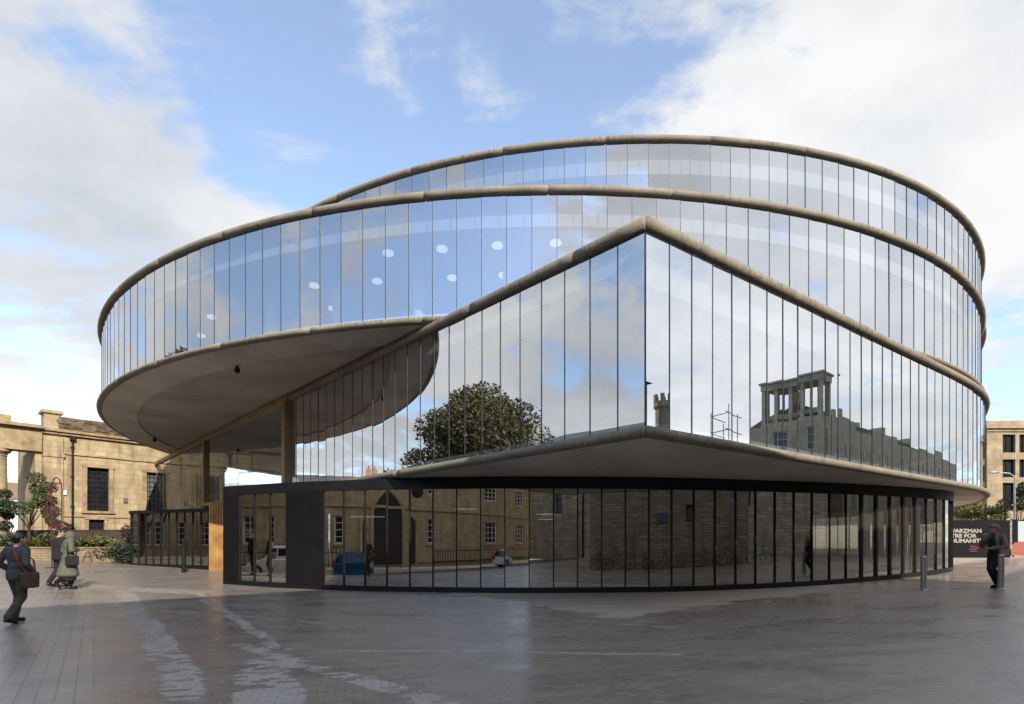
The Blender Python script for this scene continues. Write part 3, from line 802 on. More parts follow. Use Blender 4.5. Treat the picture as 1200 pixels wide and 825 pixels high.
for h, nx, nz, g in ((holes[0], 5, 9, 'winglass'), (holes[1], 4, 8, 'winglass2'), (holes[3], 4, 8, 'winglass2')):
    window(ch, OA, UA, NA, h, nx, nz, M['black'], M[g], .25, .035, .24, M['trimA'])
window(ch, OA, UA, NA, holes[2], 3, 2, M['black'], M['winglass'], .25, .04, .16, M['trimA'])
mb = MB()
for z, hh, pr in ((9.0, .16, .34), (8.82, .14, .2), (7.55, .12, .10), (3.35, .10, .08)):
    mb.box(PA(5.7, pr / 2, z), (11.6 if z > 8.5 else 11.3, pr, hh), (UA.x, UA.y, 0))
obj('cornice', mb, M['trimA'], ch)
mb = MB(); mb.box(PA(6.1, -1.2, 9.52), (10.6, 2.6, .88), (UA.x, UA.y, 0))
r2_ = random.Random(5)
for i in range(60):
    mb.box(PA(1 + r2_.random() * 10, .1, 9.2 + r2_.random() * .72), (.5 + r2_.random() * .5, .06 + r2_.random() * .08, .16), (UA.x, UA.y, 0))
obj('attic', mb, M['brownroof'], ch)
mb = MB(); mb.box(PA(.5, -.5, 9.6), (.85, 1.1, 1.06), (UA.x, UA.y, 0)); mb.box(PA(.5, -.5, 10.2), (1.1, 1.35, .18), (UA.x, UA.y, 0)); obj('parapet_pier', mb, M['ashlarA'], ch)
for s_ in (.55, 10.9):
    mb = MB(); mb.box(PA(s_, .07, (ZG + 8.6) / 2), (1.0, .14, 8.6 - ZG), (UA.x, UA.y, 0)); mb.box(PA(s_, .1, 7.35), (1.12, .2, .22), (UA.x, UA.y, 0)); obj('pilaster', mb, M['ashlarA'], ch)
for s_ in (1.55, 8.2):
    mb = MB(); mb.tube([PA(s_, .1, ZG), PA(s_, .1, 8.6)], .06, 8)
    for z in (2, 4, 6, 8): mb.box(PA(s_, .06, z), (.2, .1, .06), (UA.x, UA.y, 0))
    mb.box(PA(s_, .12, 8.6), (.3, .2, .3), (UA.x, UA.y, 0)); obj('drainpipe', mb, M['black'], ch)
for s_, z in ((4.6, 4.6), (7.7, 3.9)):
    mb = MB(); mb.box(PA(s_, .06, z), (.24, .12, .34), (UA.x, UA.y, 0)); obj('vent', mb, M['winglass2'], ch)
mb = MB(); mb.box(PA(1.15, .05, 4.9), (.18, .1, .3), (UA.x, UA.y, 0)); obj('meter_box', mb, M['white'], ch)
# portico on its left, open between columns
mb = MB(); mb.box(PA(-1.35, -.5, 8.25), (2.6, 1.3, 1.5), (UA.x, UA.y, 0)); mb.box(PA(-1.35, -.4, 9.08), (2.7, 1.8, .2), (UA.x, UA.y, 0)); mb.box(PA(-1.35, -3, 8.6), (2.6, 4, .2), (UA.x, UA.y, 0)); mb.box(PA(-2.1, -.6, 9.4), (1.1, 1.2, .5), (UA.x, UA.y, 0))
obj('entablature', mb, M['trimA'], ch)
def column(parent, p, z0, z1, r, mt):
    mb = MB(); H = z1 - z0
    mb.lathe([(r * 1.35, 0), (r * 1.35, .14), (r * 1.15, .2), (r, .34), (r * 1.0, H * .35), (r * .86, H - .5), (r * .95, H - .42), (r * .9, H - .36), (r * 1.25, H - .2), (r * 1.35, H - .16), (r * 1.35, H)], (p[0], p[1], z0), 20)
    return obj('column', mb, mt, parent)
for s_ in (-2.1,): column(ch, PA(s_, -.5, 0), ZG, 7.5, .48, M['ashlarA'])
column(ch, PA(10.9, .35, 0), ZG, 7.6, .42, M['ashlarA'])
mb = MB(); mb.box(PA(-.2, -2.2, 4), (.35, 4.2, 7.2), (UA.x, UA.y, 0)); obj('return_wall', mb, M['ashlarA2'], ch)

# far roof seen through the portico
fb = thing('far_house', 'pale rendered house with a low roof seen through the portico opening', 'house', (-62, 66, .4))
mb = MB(); mb.box((-62, 66, 3.4), (26, 8, 6.4), (.66, .75, 0)); obj('wall', mb, M['plaster'], fb)
mb = MB(); gable_roof(mb, (-62 - .66 * 13 + 3., 66 - .75 * 13 - 2.6), (.66, .75), (.75, -.66), 26, 8, 6.6, 2.2); obj('roof', mb, plain('brown_tiles', (.22, .15, .10), .8), fb)

# ------------------------------------------------------------------ planting bed, fence, shrubs
M['rubblewall'] = ashlar('low_rubble_wall', (.9, -.3), (.42, .32, .19), (.30, .23, .14), .42, .14, mortar=(.16, .12, .08), ms=.012)
wa, wb = Vector((-31.5, 31.2)), Vector((-18.6, 29.4)); wu = (wb - wa).normalized(); wn = Vector((wu.y, -wu.x))
mb = MB(); c = (wa + wb) / 2; mb.box((c.x, c.y, .80), ((wb - wa).length, .35, .9), (wu.x, wu.y, 0)); mb.box((c.x, c.y, 1.28), ((wb - wa).length + .05, .43, .08), (wu.x, wu.y, 0))
tag(obj('garden_wall', mb, M['rubblewall'], loc=(c.x, c.y, .5), bevel=.01), 'low honey rubble wall holding the planting bed in front of the stone hall', 'wall')
mb = MB(); c2 = c - wn * 2.2; mb.box((c2.x, c2.y, .75), ((wb - wa).length, 4.0, .8), (wu.x, wu.y, 0)); struct(obj('planting_bed', mb, M['soil'], loc=(c2.x, c2.y, .4)))
fc = thing('board_fence', 'dark brown close board fence behind the shrubs, below the stone hall windows', 'fence', (c.x - wn.x * 4.4, c.y - wn.y * 4.4, .6))
mb = MB(); L = (wb - wa).length + 2; c3 = c - wn * 4.4
for i in range(int(L / .16)):
    p = c3 + wu * (-L / 2 + i * .16); mb.box((p.x, p.y, 1.45), (.15, .03, 1.7), (wu.x, wu.y, 0))
obj('board_panel', mb, M['brownfence'], fc)
mb = MB(); p, q = c3 - wu * L / 2, c3 + wu * L / 2; mb.bar((p.x, p.y, 2.33), (q.x, q.y, 2.33), .1, .06); obj('top_rail', mb, M['brownfence'], fc)
def leaves(mb, c, r, n, size, rnd, hollow=.5, ell=True, m=0, droop=0.):
    c = Vector(c)
    for _ in range(n):
        while True:
            d = Vector((rnd.uniform(-1, 1), rnd.uniform(-1, 1), rnd.uniform(-1, 1)))
            if hollow * rnd.random() < d.length <= 1: break
        p = c + Vector((d.x * r[0], d.y * r[1], d.z * r[2]))
        s = size * rnd.uniform(.6, 1.4)
        a = Vector((rnd.gauss(0, 1), rnd.gauss(0, 1), rnd.gauss(0, .7) - droop)).normalized(); b = a.cross(Vector((rnd.gauss(0, 1), rnd.gauss(0, 1), rnd.gauss(0, 1)))).normalized()
        mb.quad(p - a * s, p + b * s * .5, p + a * s, p - b * s * .5, m=m)
def shrub(name, label, cat, p, r, n, size, mt, group=None, seed=1, clumps=6, spiky=False):
    rnd = random.Random(seed); t = thing(name, label, cat, p, group); mb = MB(); st = MB()
    for k in range(clumps):
        a = rnd.uniform(0, 6.28); q = rnd.random() ** .5
        cc = (p[0] + r[0] * .75 * q * math.cos(a), p[1] + r[1] * .75 * q * math.sin(a), p[2] + r[2] * rnd.uniform(.5, 1.1))
        st.tube([(p[0] + .3 * (cc[0] - p[0]), p[1] + .3 * (cc[1] - p[1]), p[2] - .05), cc], [.025, .01], 5)
        if spiky:
            for _ in range(n // clumps):
                d = Vector((rnd.gauss(0, 1), rnd.gauss(0, 1), abs(rnd.gauss(.6, .7)))).normalized(); o = Vector((cc[0], cc[1], p[2]))
                L = r[2] * rnd.uniform(.8, 1.5); sd = d.cross(Vector((0, 0, 1))).normalized() * .03
                mid = o + d * L * .6; tip = o + d * L + Vector((0, 0, -.25 * L))
                mb.quad(o - sd, o + sd, mid + sd, mid - sd); mb.add([mid - sd, mid + sd, tip], [(0, 1, 2)])
        else: leaves(mb, cc, (r[0] * .5, r[1] * .5, r[2] * .45), n // clumps, size, rnd)
    obj('foliage', mb, mt, t); obj('stems', st, M['bark'], t)
    return t
def bedpt(px, dpt): return ((px - 600) * dpt / 650, dpt)
for i, (px, d, rx, rz_, mt, spk, lab) in enumerate((
    (12, 31.8, 1.0, .75, 'leafdark', False, 'dark green shrub at the left end of the bed above the low wall'),
    (42, 32.0, .9, .8, 'leafyellow', True, 'pale yellow-green spiky plant behind the head of the man in tweed'),
    (66, 32.3, .8, .7, 'leaf', False, 'green shrub in the bed behind the magenta pen sculpture'),
    (98, 32.0, 1.1, .75, 'leaf', True, 'strappy green plant in the bed just right of the hooded coat'),
    (122, 32.2, 1.1, .65, 'leafyellow', False, 'low olive shrub in the bed under the leaded window'))):
    x, y = bedpt(px, d); shrub('garden_shrub', lab, 'shrub', (x, y, 1.1), (rx, .8, rz_), 900, .085, M[mt], 'shrubs in the planting bed', i + 3, 7, spk)
x, y = bedpt(140, 28.4); shrub('rounded_bush', 'low rounded dark green bush in front of the wall, beside the black glazed enclosure', 'bush', (x, y, .5), (1.15, .8, .75), 2200, .06, M['leafdark'], None, 21, 9)
x, y = bedpt(150, 31.0); shrub('upright_shrub', 'dark reddish upright shrub squeezed against the black glazed enclosure', 'shrub', (x, y, 1.0), (.5, .5, 1.3), 900, .07, leafmat('purple_leaf', (.02, .018, .015), (.06, .035, .03)), None, 22, 5)

def tree(name, label, p, h, trunk_h, r, n, size, mt, seed, clumps=16, group=None, tr=.16, gap=.5):
    rnd = random.Random(seed); t = thing(name, label, 'tree', p, group); mb = MB(); tk = MB(); base = Vector(p)
    lean = Vector((rnd.uniform(-.1, .1), rnd.uniform(-.1, .1), 0)); fork = base + Vector((0, 0, trunk_h)) + lean * trunk_h
    tk.tube([base - Vector((0, 0, .2)), base + Vector((0, 0, .3)), base + lean * trunk_h * .5 + Vector((0, 0, trunk_h * .55)), fork], [tr * 1.5, tr * 1.1, tr * .9, tr * .75], 9)
    top = base + Vector((0, 0, h - r[2]))
    for k in range(clumps):
        d = Vector((rnd.gauss(0, 1), rnd.gauss(0, 1), rnd.gauss(.25, .9))).normalized(); q = rnd.uniform(.35, .85)
        cc = top + Vector((d.x * r[0] * q, d.y * r[1] * q, d.z * r[2] * q))
        mid = fork.lerp(cc, .5) + Vector((rnd.uniform(-.2, .2), rnd.uniform(-.2, .2), -.1 * r[2]))
        tk.tube([fork - Vector((0, 0, rnd.uniform(0, .4) * trunk_h * .5)), mid, cc], [tr * .45, tr * .28, tr * .08], 5)
        k_ = rnd.uniform(.28, .48) * gap * 2
        leaves(mb, cc, (r[0] * k_, r[1] * k_, r[2] * k_ * .8), n // clumps, size, rnd, .55)
    obj('crown', mb, mt, t); obj('trunk', tk, M['bark'], t)
    return t
x, y = bedpt(34, 33.5); tree('garden_tree', 'small loose green tree growing before the portico opening', (x, y, .9), 4.9, 1.6, (1.7, 1.4, 1.5), 4200, .07, M['leaf'], 11, 9, None, .09, .42)
x, y = bedpt(10, 33.0); tree('garden_tree', 'dark broad-leaved small tree against the portico column', (x, y, .9), 3.6, 1.2, (1.3, 1.2, 1.1), 3000, .07, M['leafdark'], 12, 8, None, .08, .45)

# ------------------------------------------------------------------ magenta pen sculpture (open outline of bars)
pen = thing('pen_sculpture', 'tall magenta outline sculpture of a pen standing by the planting bed', 'sculpture', (-20.2, 24.6, gz(-20.2, 24.6)))
px0, py0 = -20.2, 24.6; zb = gz(px0, py0)
def pp(dx, z): return (px0 + dx, py0, z)
def rod(name, pts, r=.026): mb = MB(); mb.tube(pts, r, 8); obj(name, mb, M['magenta'], pen)
for sx in (-.24, .24): rod('barrel_bar', [pp(sx * .82, zb - .05), pp(sx * .98, zb + 2.2), pp(sx, 3.9), pp(sx * .8, 4.2)])
rod('cap_arc', [pp(-.2, 4.2)] + [pp(-.16 * math.cos(R(a)), 4.2 + .26 * math.sin(R(a))) for a in range(0, 181, 20)] + [pp(.2, 4.2)])
for z in (4.2, 2.35, 2.28): rod('cross_bar', [pp(-.24, z), pp(.24, z)])
rod('clip', [pp(-.2, 4.25), pp(-.38, 3.9), pp(-.42, 2.9), pp(-.33, 2.75), pp(-.24, 2.9)])
mb = MB(); mb.cbox(px0 - .35, px0 + .35, py0 - .2, py0 + .2, zb - .02, zb + .04); obj('base_plate', mb, M['magenta'], pen)

# ------------------------------------------------------------------ black glazed enclosure + cedar wall under the disc
A_, B_ = Vector((-19.2, 28.0)), Vector((-13.98, 25.65)); u = (B_ - A_).normalized(); n = Vector((u.y, -u.x)); L = (B_ - A_).length
en = thing('glazed_enclosure', 'low black framed glazed enclosure under the overhanging disc, left of the cedar slats', 'enclosure', ((A_.x + B_.x) / 2, (A_.y + B_.y) / 2, .4))
mb = MB(); p = A_ + u * L / 2; mb.box((p.x, p.y, 3.08), (L + .12, .2, .16), (u.x, u.y, 0)); mb.box((p.x, p.y, .42), (L + .12, .16, .18), (u.x, u.y, 0)); obj('frame', mb, M['black'], en)
k = 10
for i in range(k + 1):
    q = A_ + u * (L * i / k); mb = MB(); mb.box((q.x, q.y, 1.75), (.05 if 0 < i < k else .1, .08, 2.5), (u.x, u.y, 0)); obj('mullion', mb, M['black'], en)
    if i < k:
        r_ = A_ + u * (L * (i + 1) / k); mb = MB(); j = random.gauss(0, .004)
        mb.quad((q.x + n.x * j, q.y + n.y * j, .5), (r_.x - n.x * j, r_.y - n.y * j, .5), (r_.x - n.x * j, r_.y - n.y * j, 3.0), (q.x + n.x * j, q.y + n.y * j, 3.0)); obj('pane', mb, M['glass_low'], en)
mb = MB(); q = A_ - n * 7; q2 = B_ - n * 3
mb.prism([tuple(A_), tuple(B_), tuple(q2), tuple(q)], 3.10, 3.14); obj('roof', mb, M['roof'], en)
mb = MB(); mb.strip([tuple(A_ - n * .05), tuple(q)], .3, 3.1); mb.strip([tuple(q), tuple(q2), tuple(B_ - n * .4)], .3, 3.1); obj('back_wall', mb, M['dark'], en)
cw = thing('cedar_wall', 'warm cedar slatted wall with a sloping timber cap beside the black panel', 'wall', (-13.2, 25.6, .3))
cu = Vector((1, -.25)).normalized(); i = 0
mb = MB(); mb.box((-12.9 , 25.38, 1.85), (2.2, .06, 3.1), (cu.x, cu.y, 0)); obj('backing', mb, M['dark'], cw)
for i in range(16):
    q = Vector((-13.86, 25.5)) + cu * (i * .135); mb = MB(); mb.box((q.x, q.y, 1.85), (.085, .09, 3.1), (cu.x, cu.y, 0)); obj('slat', mb, M['cedar'], cw)
mb = MB(); mb.bar((-14.6, 26.3, 3.30), (-12.1, 25.0, 3.52), .5, .16); obj('cap', mb, M['bronze'], cw, bevel=.02)

# ------------------------------------------------------------------ bollards
def bollard(p, h, r, mt, label, name='steel_bollard', group='brushed steel bollards'):
    t = thing(name, label, 'bollard', p, group)
    mb = MB(); mb.lathe([(r, -.1), (r, h - .03), (r * .85, h - .005), (r * .3, h)], p, 16); o = obj('post', mb, mt, t)
    mb = MB(); mb.lathe([(r * 1.25, -.05), (r * 1.25, .02), (r * 1.05, .035)], p, 16); obj('collar', mb, mt, t)
    return t
b1 = bollard((11.8, 15.9, gz(11.8, 15.9)), .98, .075, M['steel'], 'brushed steel bollard standing alone in front of the glazed doors')
b2 = b1.copy(); COL.objects.link(b2); b2.location = (13.62, 15.45, gz(13.62, 15.45)); b2['label'] = 'brushed steel bollard right beside the woman in the headscarf'
for c_ in b1.children:
    d_ = c_.copy(); COL.objects.link(d_); d_.parent = b2
bollard((-14.05, 23.75, gz(-14, 23.75)), 1.42, .085, M['black'], 'tall matt black post in front of the glazed enclosure', 'black_bollard', None)

# ================================================================== RIGHT: stone block, hoarding, trees, lamp
rb_ = thing('stone_block', 'pale stone block with rows of dark windows at the right edge', 'building', (44, 47, .6))
M['ashlarR'] = ashlar('cream_ashlar', (1, 0), (.44, .345, .215), (.38, .295, .18), 1.1, .42, stain=(.2, .16, .11), stain_amt=.3)
OR = Vector((39.4, 46)); UR = Vector((1, .0)); NR = Vector((0, -1)); hol = []
for z0, z1 in ((9.0, 10.5), (6.95, 8.45), (4.3, 6.5), (1.4, 3.4)):
    for k in range(7): hol.append((1.3 + k * 1.38, 1.3 + k * 1.38 + 1.05, z0, z1))
mb = MB(); wall_holes(mb, OR, UR, 12, .2, 11.0, hol, NR, .3); shell(mb, OR, UR, NR, 12, 14, .2, 11.0); obj('wall', mb, M['ashlarR'], rb_)
for h in hol[:21]: window(rb_, OR, UR, NR, h, 2, 1, M['black'], M['winglass'], .3, .06)
mb = MB(); mb.cbox(39.2, 51.6, 45.8, 46.1, 11.0, 11.2); mb.cbox(39.3, 51.6, 45.88, 46.05, 10.75, 10.85); obj('cornice', mb, M['ashlarR'], rb_)
mb = MB(); mb.cbox(39.5, 51.4, 46.2, 59, 11.05, 11.7); obj('parapet', mb, M['ashlarR'], rb_)
# hoarding
hd = 32.5; hz = gz(27, hd)
def hx(px, d=hd): return (px - 600) * d / 650
ho = thing('site_hoarding', 'black site hoarding with cream lettering behind the woman in the headscarf', 'hoarding', (hx(1150), hd, hz))
mb = MB(); mb.cbox(hx(1105), hx(1183), hd, hd + .08, hz - .15, hz + 2.2); obj('panel', mb, M['hoard'], ho)
mb = MB(); mb.cbox(hx(1183), hx(1185.5), hd - .03, hd + .1, hz - .15, hz + 2.2); obj('end_post', mb, M['steel'], ho)
def text(body, x, z, size, mt, parent, y, align='LEFT', bold=.012, sx=1.):
    cu = bpy.data.curves.new('lettering', 'FONT'); cu.body = body; cu.size = size; cu.extrude = .004; cu.offset = bold; cu.align_x = align
    o = bpy.data.objects.new('tmp', cu); COL.objects.link(o)
    dg = bpy.context.evaluated_depsgraph_get(); me = bpy.data.meshes.new_from_object(o.evaluated_get(dg)); bpy.data.objects.remove(o)
    for v in me.vertices:
        a, b, c = v.co; v.co = (x + a * sx, y - c, z + b)
    pl = wloc(parent)
    for v in me.vertices: v.co = v.co - pl
    me.materials.clear(); me.materials.append(mt)
    q = bpy.data.objects.new('lettering', me); COL.objects.link(q); q.parent = parent
    return q
def twidth(body, size, sx):
    cu = bpy.data.curves.new('w', 'FONT'); cu.body = body; cu.size = size; o = bpy.data.objects.new('w', cu); COL.objects.link(o)
    me = bpy.data.meshes.new_from_object(o.evaluated_get(bpy.context.evaluated_depsgraph_get())); bpy.data.objects.remove(o)
    w = max(v.co.x for v in me.vertices) * sx; bpy.data.meshes.remove(me); return w
for line, row, pre in (('SCHWARZMAN', 0, 'SCHW'), ('CENTRE FOR', 1, 'CENT'), ('THE HUMANITIES', 2, 'THE H')):
    text(line, hx(1119.5) - twidth(pre, .31, 1.22) - .03, hz + 1.47 - row * .29, .31, M['hoardtext'], ho, hd - .012, 'LEFT', .012, 1.22)
mb = MB()
for k, (a, w) in enumerate(((1136, 9), (1137, 12), (1135, 10), (1137, 8))): mb.cbox(hx(a), hx(a + w), hd - .01, hd, hz + .66 - k * .10, hz + .70 - k * .10)
obj('small_print', mb, M['hoardpink'], ho)
h2 = thing('printed_hoarding', 'hoarding with pale blue and brick red print right of the black hoarding', 'hoarding', (hx(1205, 34), 34, hz))
mb = MB(); mb.cbox(hx(1186, 34), hx(1300, 34), 34, 34.08, hz + .95, hz + 2.2); obj('upper_board', mb, M['hoardblue'], h2)
mb = MB(); mb.cbox(hx(1186, 34), hx(1300, 34), 34, 34.085, hz - .1, hz + .95); obj('lower_board', mb, M['hoardred'], h2)
mb = MB(); mb.cbox(hx(1185, 33.8), hx(1193, 33.8), 33.8, 33.9, hz + .9, hz + 2.3); obj('black_notice', mb, M['hoard'], h2)
mb = MB(); mb.cbox(hx(1186, 33.7), hx(1300, 33.7), 33.55, 33.9, hz - .1, hz + .12); obj('kicker', mb, M['ashlarR'], h2)
for i, (px, d, h, tr_h, r, mt, lab) in enumerate((
    (1138, 39, 4.2, 1.5, (1.9, 1.5, 1.3), 'leafyellow', 'pale yellowing young tree behind the left part of the black hoarding'),
    (1160, 41, 3.9, 1.4, (1.4, 1.2, 1.2), 'leafyellow', 'small yellowing tree behind the hoarding above the headscarf'),
    (1196, 37, 5.4, 1.8, (1.3, 1.2, 1.6), 'leaf', 'green young tree by the lamp column at the right edge'))):
    x, y = bedpt(px, d); tree('street_tree', lab, (x, y, .6), h, tr_h, r, 3200, .075, M[mt], 31 + i, 10, 'young trees behind the hoardings', .07, .42)
def street_lamp(p, h, label, arm=1.2, side=-1, group=None):
    t = thing('street_lamp', label, 'street lamp', p, group); x, y, z = p
    mb = MB(); mb.tube([(x, y, z - .1), (x, y, z + 1.2), (x, y, z + 1.25), (x, y, z + h)], [.09, .09, .06, .045], 10); obj('pole', mb, M['steel'], t)
    mb = MB(); mb.tube([(x, y, z + h - .1), (x + side * arm * .3, y, z + h + .12), (x + side * arm, y, z + h + .18)], .035, 8); obj('arm', mb, M['steel'], t)
    mb = MB(); mb.ell((x + side * (arm + .3), y, z + h + .18), (.38, .15, .08), 12, 6); obj('lamp_head', mb, M['steel'], t)
    return t
x, y = bedpt(1189, 35); street_lamp((x, y, .6), 5.2, 'grey lamp column in front of the pale stone block', 1.0, -1)
x, y = bedpt(279, 60); street_lamp((x, y, .6), 8.4, 'distant street lamp seen under the disc between the bronze posts', 1.0, 1)
x, y = bedpt(1178, 36.5); mb = MB(); mb.tube([(x, y, .5), (x, y, 5.0)], .05, 8); tag(obj('sign_pole', mb, M['black'], loc=(x, y, .5)), 'thin black pole left of the grey lamp column', 'pole')

# ================================================================== BEHIND AND BESIDE THE CAMERA (seen mirrored in the glass)
UB = Vector((.62, -.785)).normalized(); NB = Vector((.785, .62)).normalized(); OB = Vector((-36.5, 14.7))
M['ashlarB'] = ashlar('tan_ashlar', UB, (.60, .47, .29), (.53, .41, .25), 1.0, .38, stain=(.16, .13, .09), stain_amt=.35)
M['trimB'] = plain('tan_trim', (.44, .36, .24), .9, 0., .2, 3)
def PB(s_, d, z): q = OB + UB * s_ + NB * d; return (q.x, q.y, z)
pr = thing('stone_press_house', 'long tan stone front with arched gateway and white sash windows across the road', 'building', PB(30, 0, -.4))
win = [(2.6, 4.2), (5.2, 7.0), (9.6, 11.2), (13.6, 15.2), (17.6, 19.4), (34.2, 35.7), (38.6, 40.2), (44.2, 45.8), (46.6, 48.2), (52.4, 54), (57, 58.5)]
hol = [(a, b, 1.45, 3.6) for a, b in win] + [(a, b, 5.7, 7.4) for a, b in win]
arch = [(25., 30., -.4, 3.6), (22., 24., -.4, 2.9), (31., 33., -.4, 2.9)]
mb = MB(); wall_holes(mb, OB, UB, 60, -.6, 9.2, hol + arch, NB, .3); shell(mb, OB, UB, NB, 60, 12, -.6, 9.2); obj('wall', mb, M['ashlarB'], pr)
for h in hol: window(pr, OB, UB, NB, h, 3, 4, M['white'], M['winglass'], .22, .07, .16 if h[2] < 2 else None, M['trimB'])
for a0, a1, b0, b1 in arch:
    r_ = (a1 - a0) / 2; c_ = (a0 + a1) / 2; mb = MB()
    pts = [(c_ - r_ * math.cos(R(k)), b1 + r_ * math.sin(R(k))) for k in range(0, 181, 12)]
    vs = [PB(a, .03, z) for a, z in pts] + [PB(a0, .03, b0), PB(a1, .03, b0)]
    mb.add(vs, [tuple(list(range(len(pts))) + [len(pts) + 1, len(pts)])]); dk = obj('archway', mb, M['dark'], pr)  # flat dark sheet stands in for the shaded depth of the gateway
    mb = MB(); mb.tube([PB(a0 - .15, .06, b0)] + [PB(c_ - (r_ + .15) * math.cos(R(k)), .06, b1 + (r_ + .15) * math.sin(R(k))) for k in range(0, 181, 12)] + [PB(a1 + .15, .06, b0)], .16, 6); obj('arch_ring', mb, M['trimB'], dk)
for s_ in (20.6, 34.0):
    mb = MB(); c_ = Vector(PB(s_ - .9 if s_ < 30 else s_ - .8, .05, 5.9)); mb.lathe([(.55, 0), (.5, .06)], c_, 20, axis=(NB.x, NB.y, 0)); obj('oculus', mb, M['winglass'], pr)
mb = MB()
for z, hh, p_ in ((9.3, .3, .5), (4.4, .22, .16), (.3, .9, .12)):
    if z < 1:
        for a, b in ((0, 21.7), (33.3, 60)): mb.box(PB((a + b) / 2, p_ / 2, z), (b - a, p_, hh), (UB.x, UB.y, 0))
    else: mb.box(PB(30, p_ / 2, z), (60, p_, hh), (UB.x, UB.y, 0))
obj('cornice', mb, M['trimB'], pr)
mb = MB(); gable_roof(mb, OB, UB, NB, 60, 12, 9.3, 2.6); rf = obj('roof', mb, M['slate'], pr)
for s_ in (50,):
    mb = MB(); mb.box(PB(s_, -6, 12.2), (1.6, .8, 2.4), (UB.x, UB.y, 0))
    for k in range(4): mb.lathe([(.13, 0), (.11, .5)], PB(s_ - .55 + k * .36, -6, 13.4), 8)
    obj('chimney', mb, M['terracotta'], rf)
ir = thing('iron_railing', 'black iron railings on the far pavement before the tan stone front', 'railing', PB(30, 3, -.4))
mb = MB()
for a, b in ((0, 21.5), (33.5, 60)):
    for z in (.0, .85): mb.bar(PB(a, 3, z), PB(b, 3, z), .05, .05)
    s_ = a
    while s_ < b: mb.bar(PB(s_, 3, -.45), PB(s_, 3, 1.12), .035, .035); s_ += .26
obj('bars', mb, M['black'], ir)
# rubble-stone building behind the camera to the right, made tall to shade the square
UC = Vector((.734, .68)).normalized(); NC = Vector((-UC.y, UC.x)); OC = Vector((3.5, -29.5))
M['rubbleC'] = ashlar('grey_rubble', UC, (.54, .46, .34), (.30, .25, .185), 1.05, .30, mortar=(.10, .09, .07), ms=.018, stain=(.10, .085, .07), stain_amt=.5)
ru_ = thing('rubble_shade_block', 'dark rubble stone warehouse made tall to shade the square, with brick patched windows opposite the glazed hall', 'building', (OC.x + UC.x * 22, OC.y + UC.y * 22, 0))
hol = [(6 + k * 8.2, 7.4 + k * 8.2, 4.6, 6.8) for k in range(5)] + [(6 + k * 8.2, 7.4 + k * 8.2, 10, 12.4) for k in range(5)]
mb = MB(); wall_holes(mb, OC, UC, 51, -.3, 16.4, hol, NC, .3); shell(mb, OC, UC, NC, 51, 14, -.3, 16.4); obj('wall', mb, M['rubbleC'], ru_)
for h in hol: window(ru_, OC, UC, NC, h, 2, 3, M['black'], M['winglass2'], .25, .06)
mb = MB(); gable_roof(mb, OC, UC, NC, 51, 14, 16.45, 1.2); obj('roof', mb, M['slate'], ru_)
def shade_block(L_, z1_):  # extra height added on top only to throw shade on the square
    mb = MB(); shell(mb, OC, UC, NC, L_, 13.9, 16.4, z1_); q = OC; q2 = OC + UC * L_; mb.quad((q.x, q.y, 16.4), (q2.x, q2.y, 16.4), (q2.x, q2.y, z1_), (q.x, q.y, z1_)); obj('shade_bay', mb, M['rubbleC'], ru_)
shade_block(22, 19.6); shade_block(18, 25)
for s_ in (11, 28, 37):
    q = OC + UC * s_ + NC * .1; mb = MB(); mb.tube([(q.x, q.y, 0), (q.x, q.y, 16)], .09, 8); obj('drainpipe', mb, M['black'], ru_)
# rubble-stone outbuilding, walls raised to shade the square, bicycles in front of it
UN = Vector((.88, .47)).normalized(); NN = Vector((-UN.y, UN.x)); ON = Vector((6.1, 1.85)); LN = 14.3
M['rubbleN'] = ashlar('brown_rubble', UN, (.50, .42, .30), (.23, .19, .14), .46, .15, mortar=(.12, .10, .08), ms=.016, stain=(.10, .08, .065), stain_amt=.6, warp=.07)
nb = thing('rubble_outbuilding', 'long rubble stone outbuilding, raised to shade the square, with bicycles parked along it', 'building', (ON.x + UN.x * 8, ON.y + UN.y * 8, 0))
hol = [(8.8, 9.7, 2.7, 3.6)]
mb = MB(); wall_holes(mb, ON, UN, LN, -.3, 9.0, hol, NN, .25); shell(mb, ON, UN, NN, LN, 6, -.3, 9.0); obj('wall', mb, M['rubbleN'], nb)
for h in hol: window(nb, ON, UN, NN, h, 2, 2, M['black'], M['winglass2'], .25, .06)
mb = MB(); gable_roof(mb, ON, UN, NN, LN, 6, 9.05, 1.6, .2); obj('roof', mb, M['slate'], nb)
for s_ in (7.4, 13.4):
    q = ON + UN * s_ + NN * .1; mb = MB(); mb.tube([(q.x, q.y, 0), (q.x, q.y, 8.8)], .06, 8); obj('drainpipe', mb, M['black'], nb)
q = ON + UN * 6.6 + NN * .08; mb = MB(); mb.box((q.x, q.y, 2.9), (.55, .05, .5), (UN.x, UN.y, 0)); obj('sign_plate', mb, M['plate'], nb)

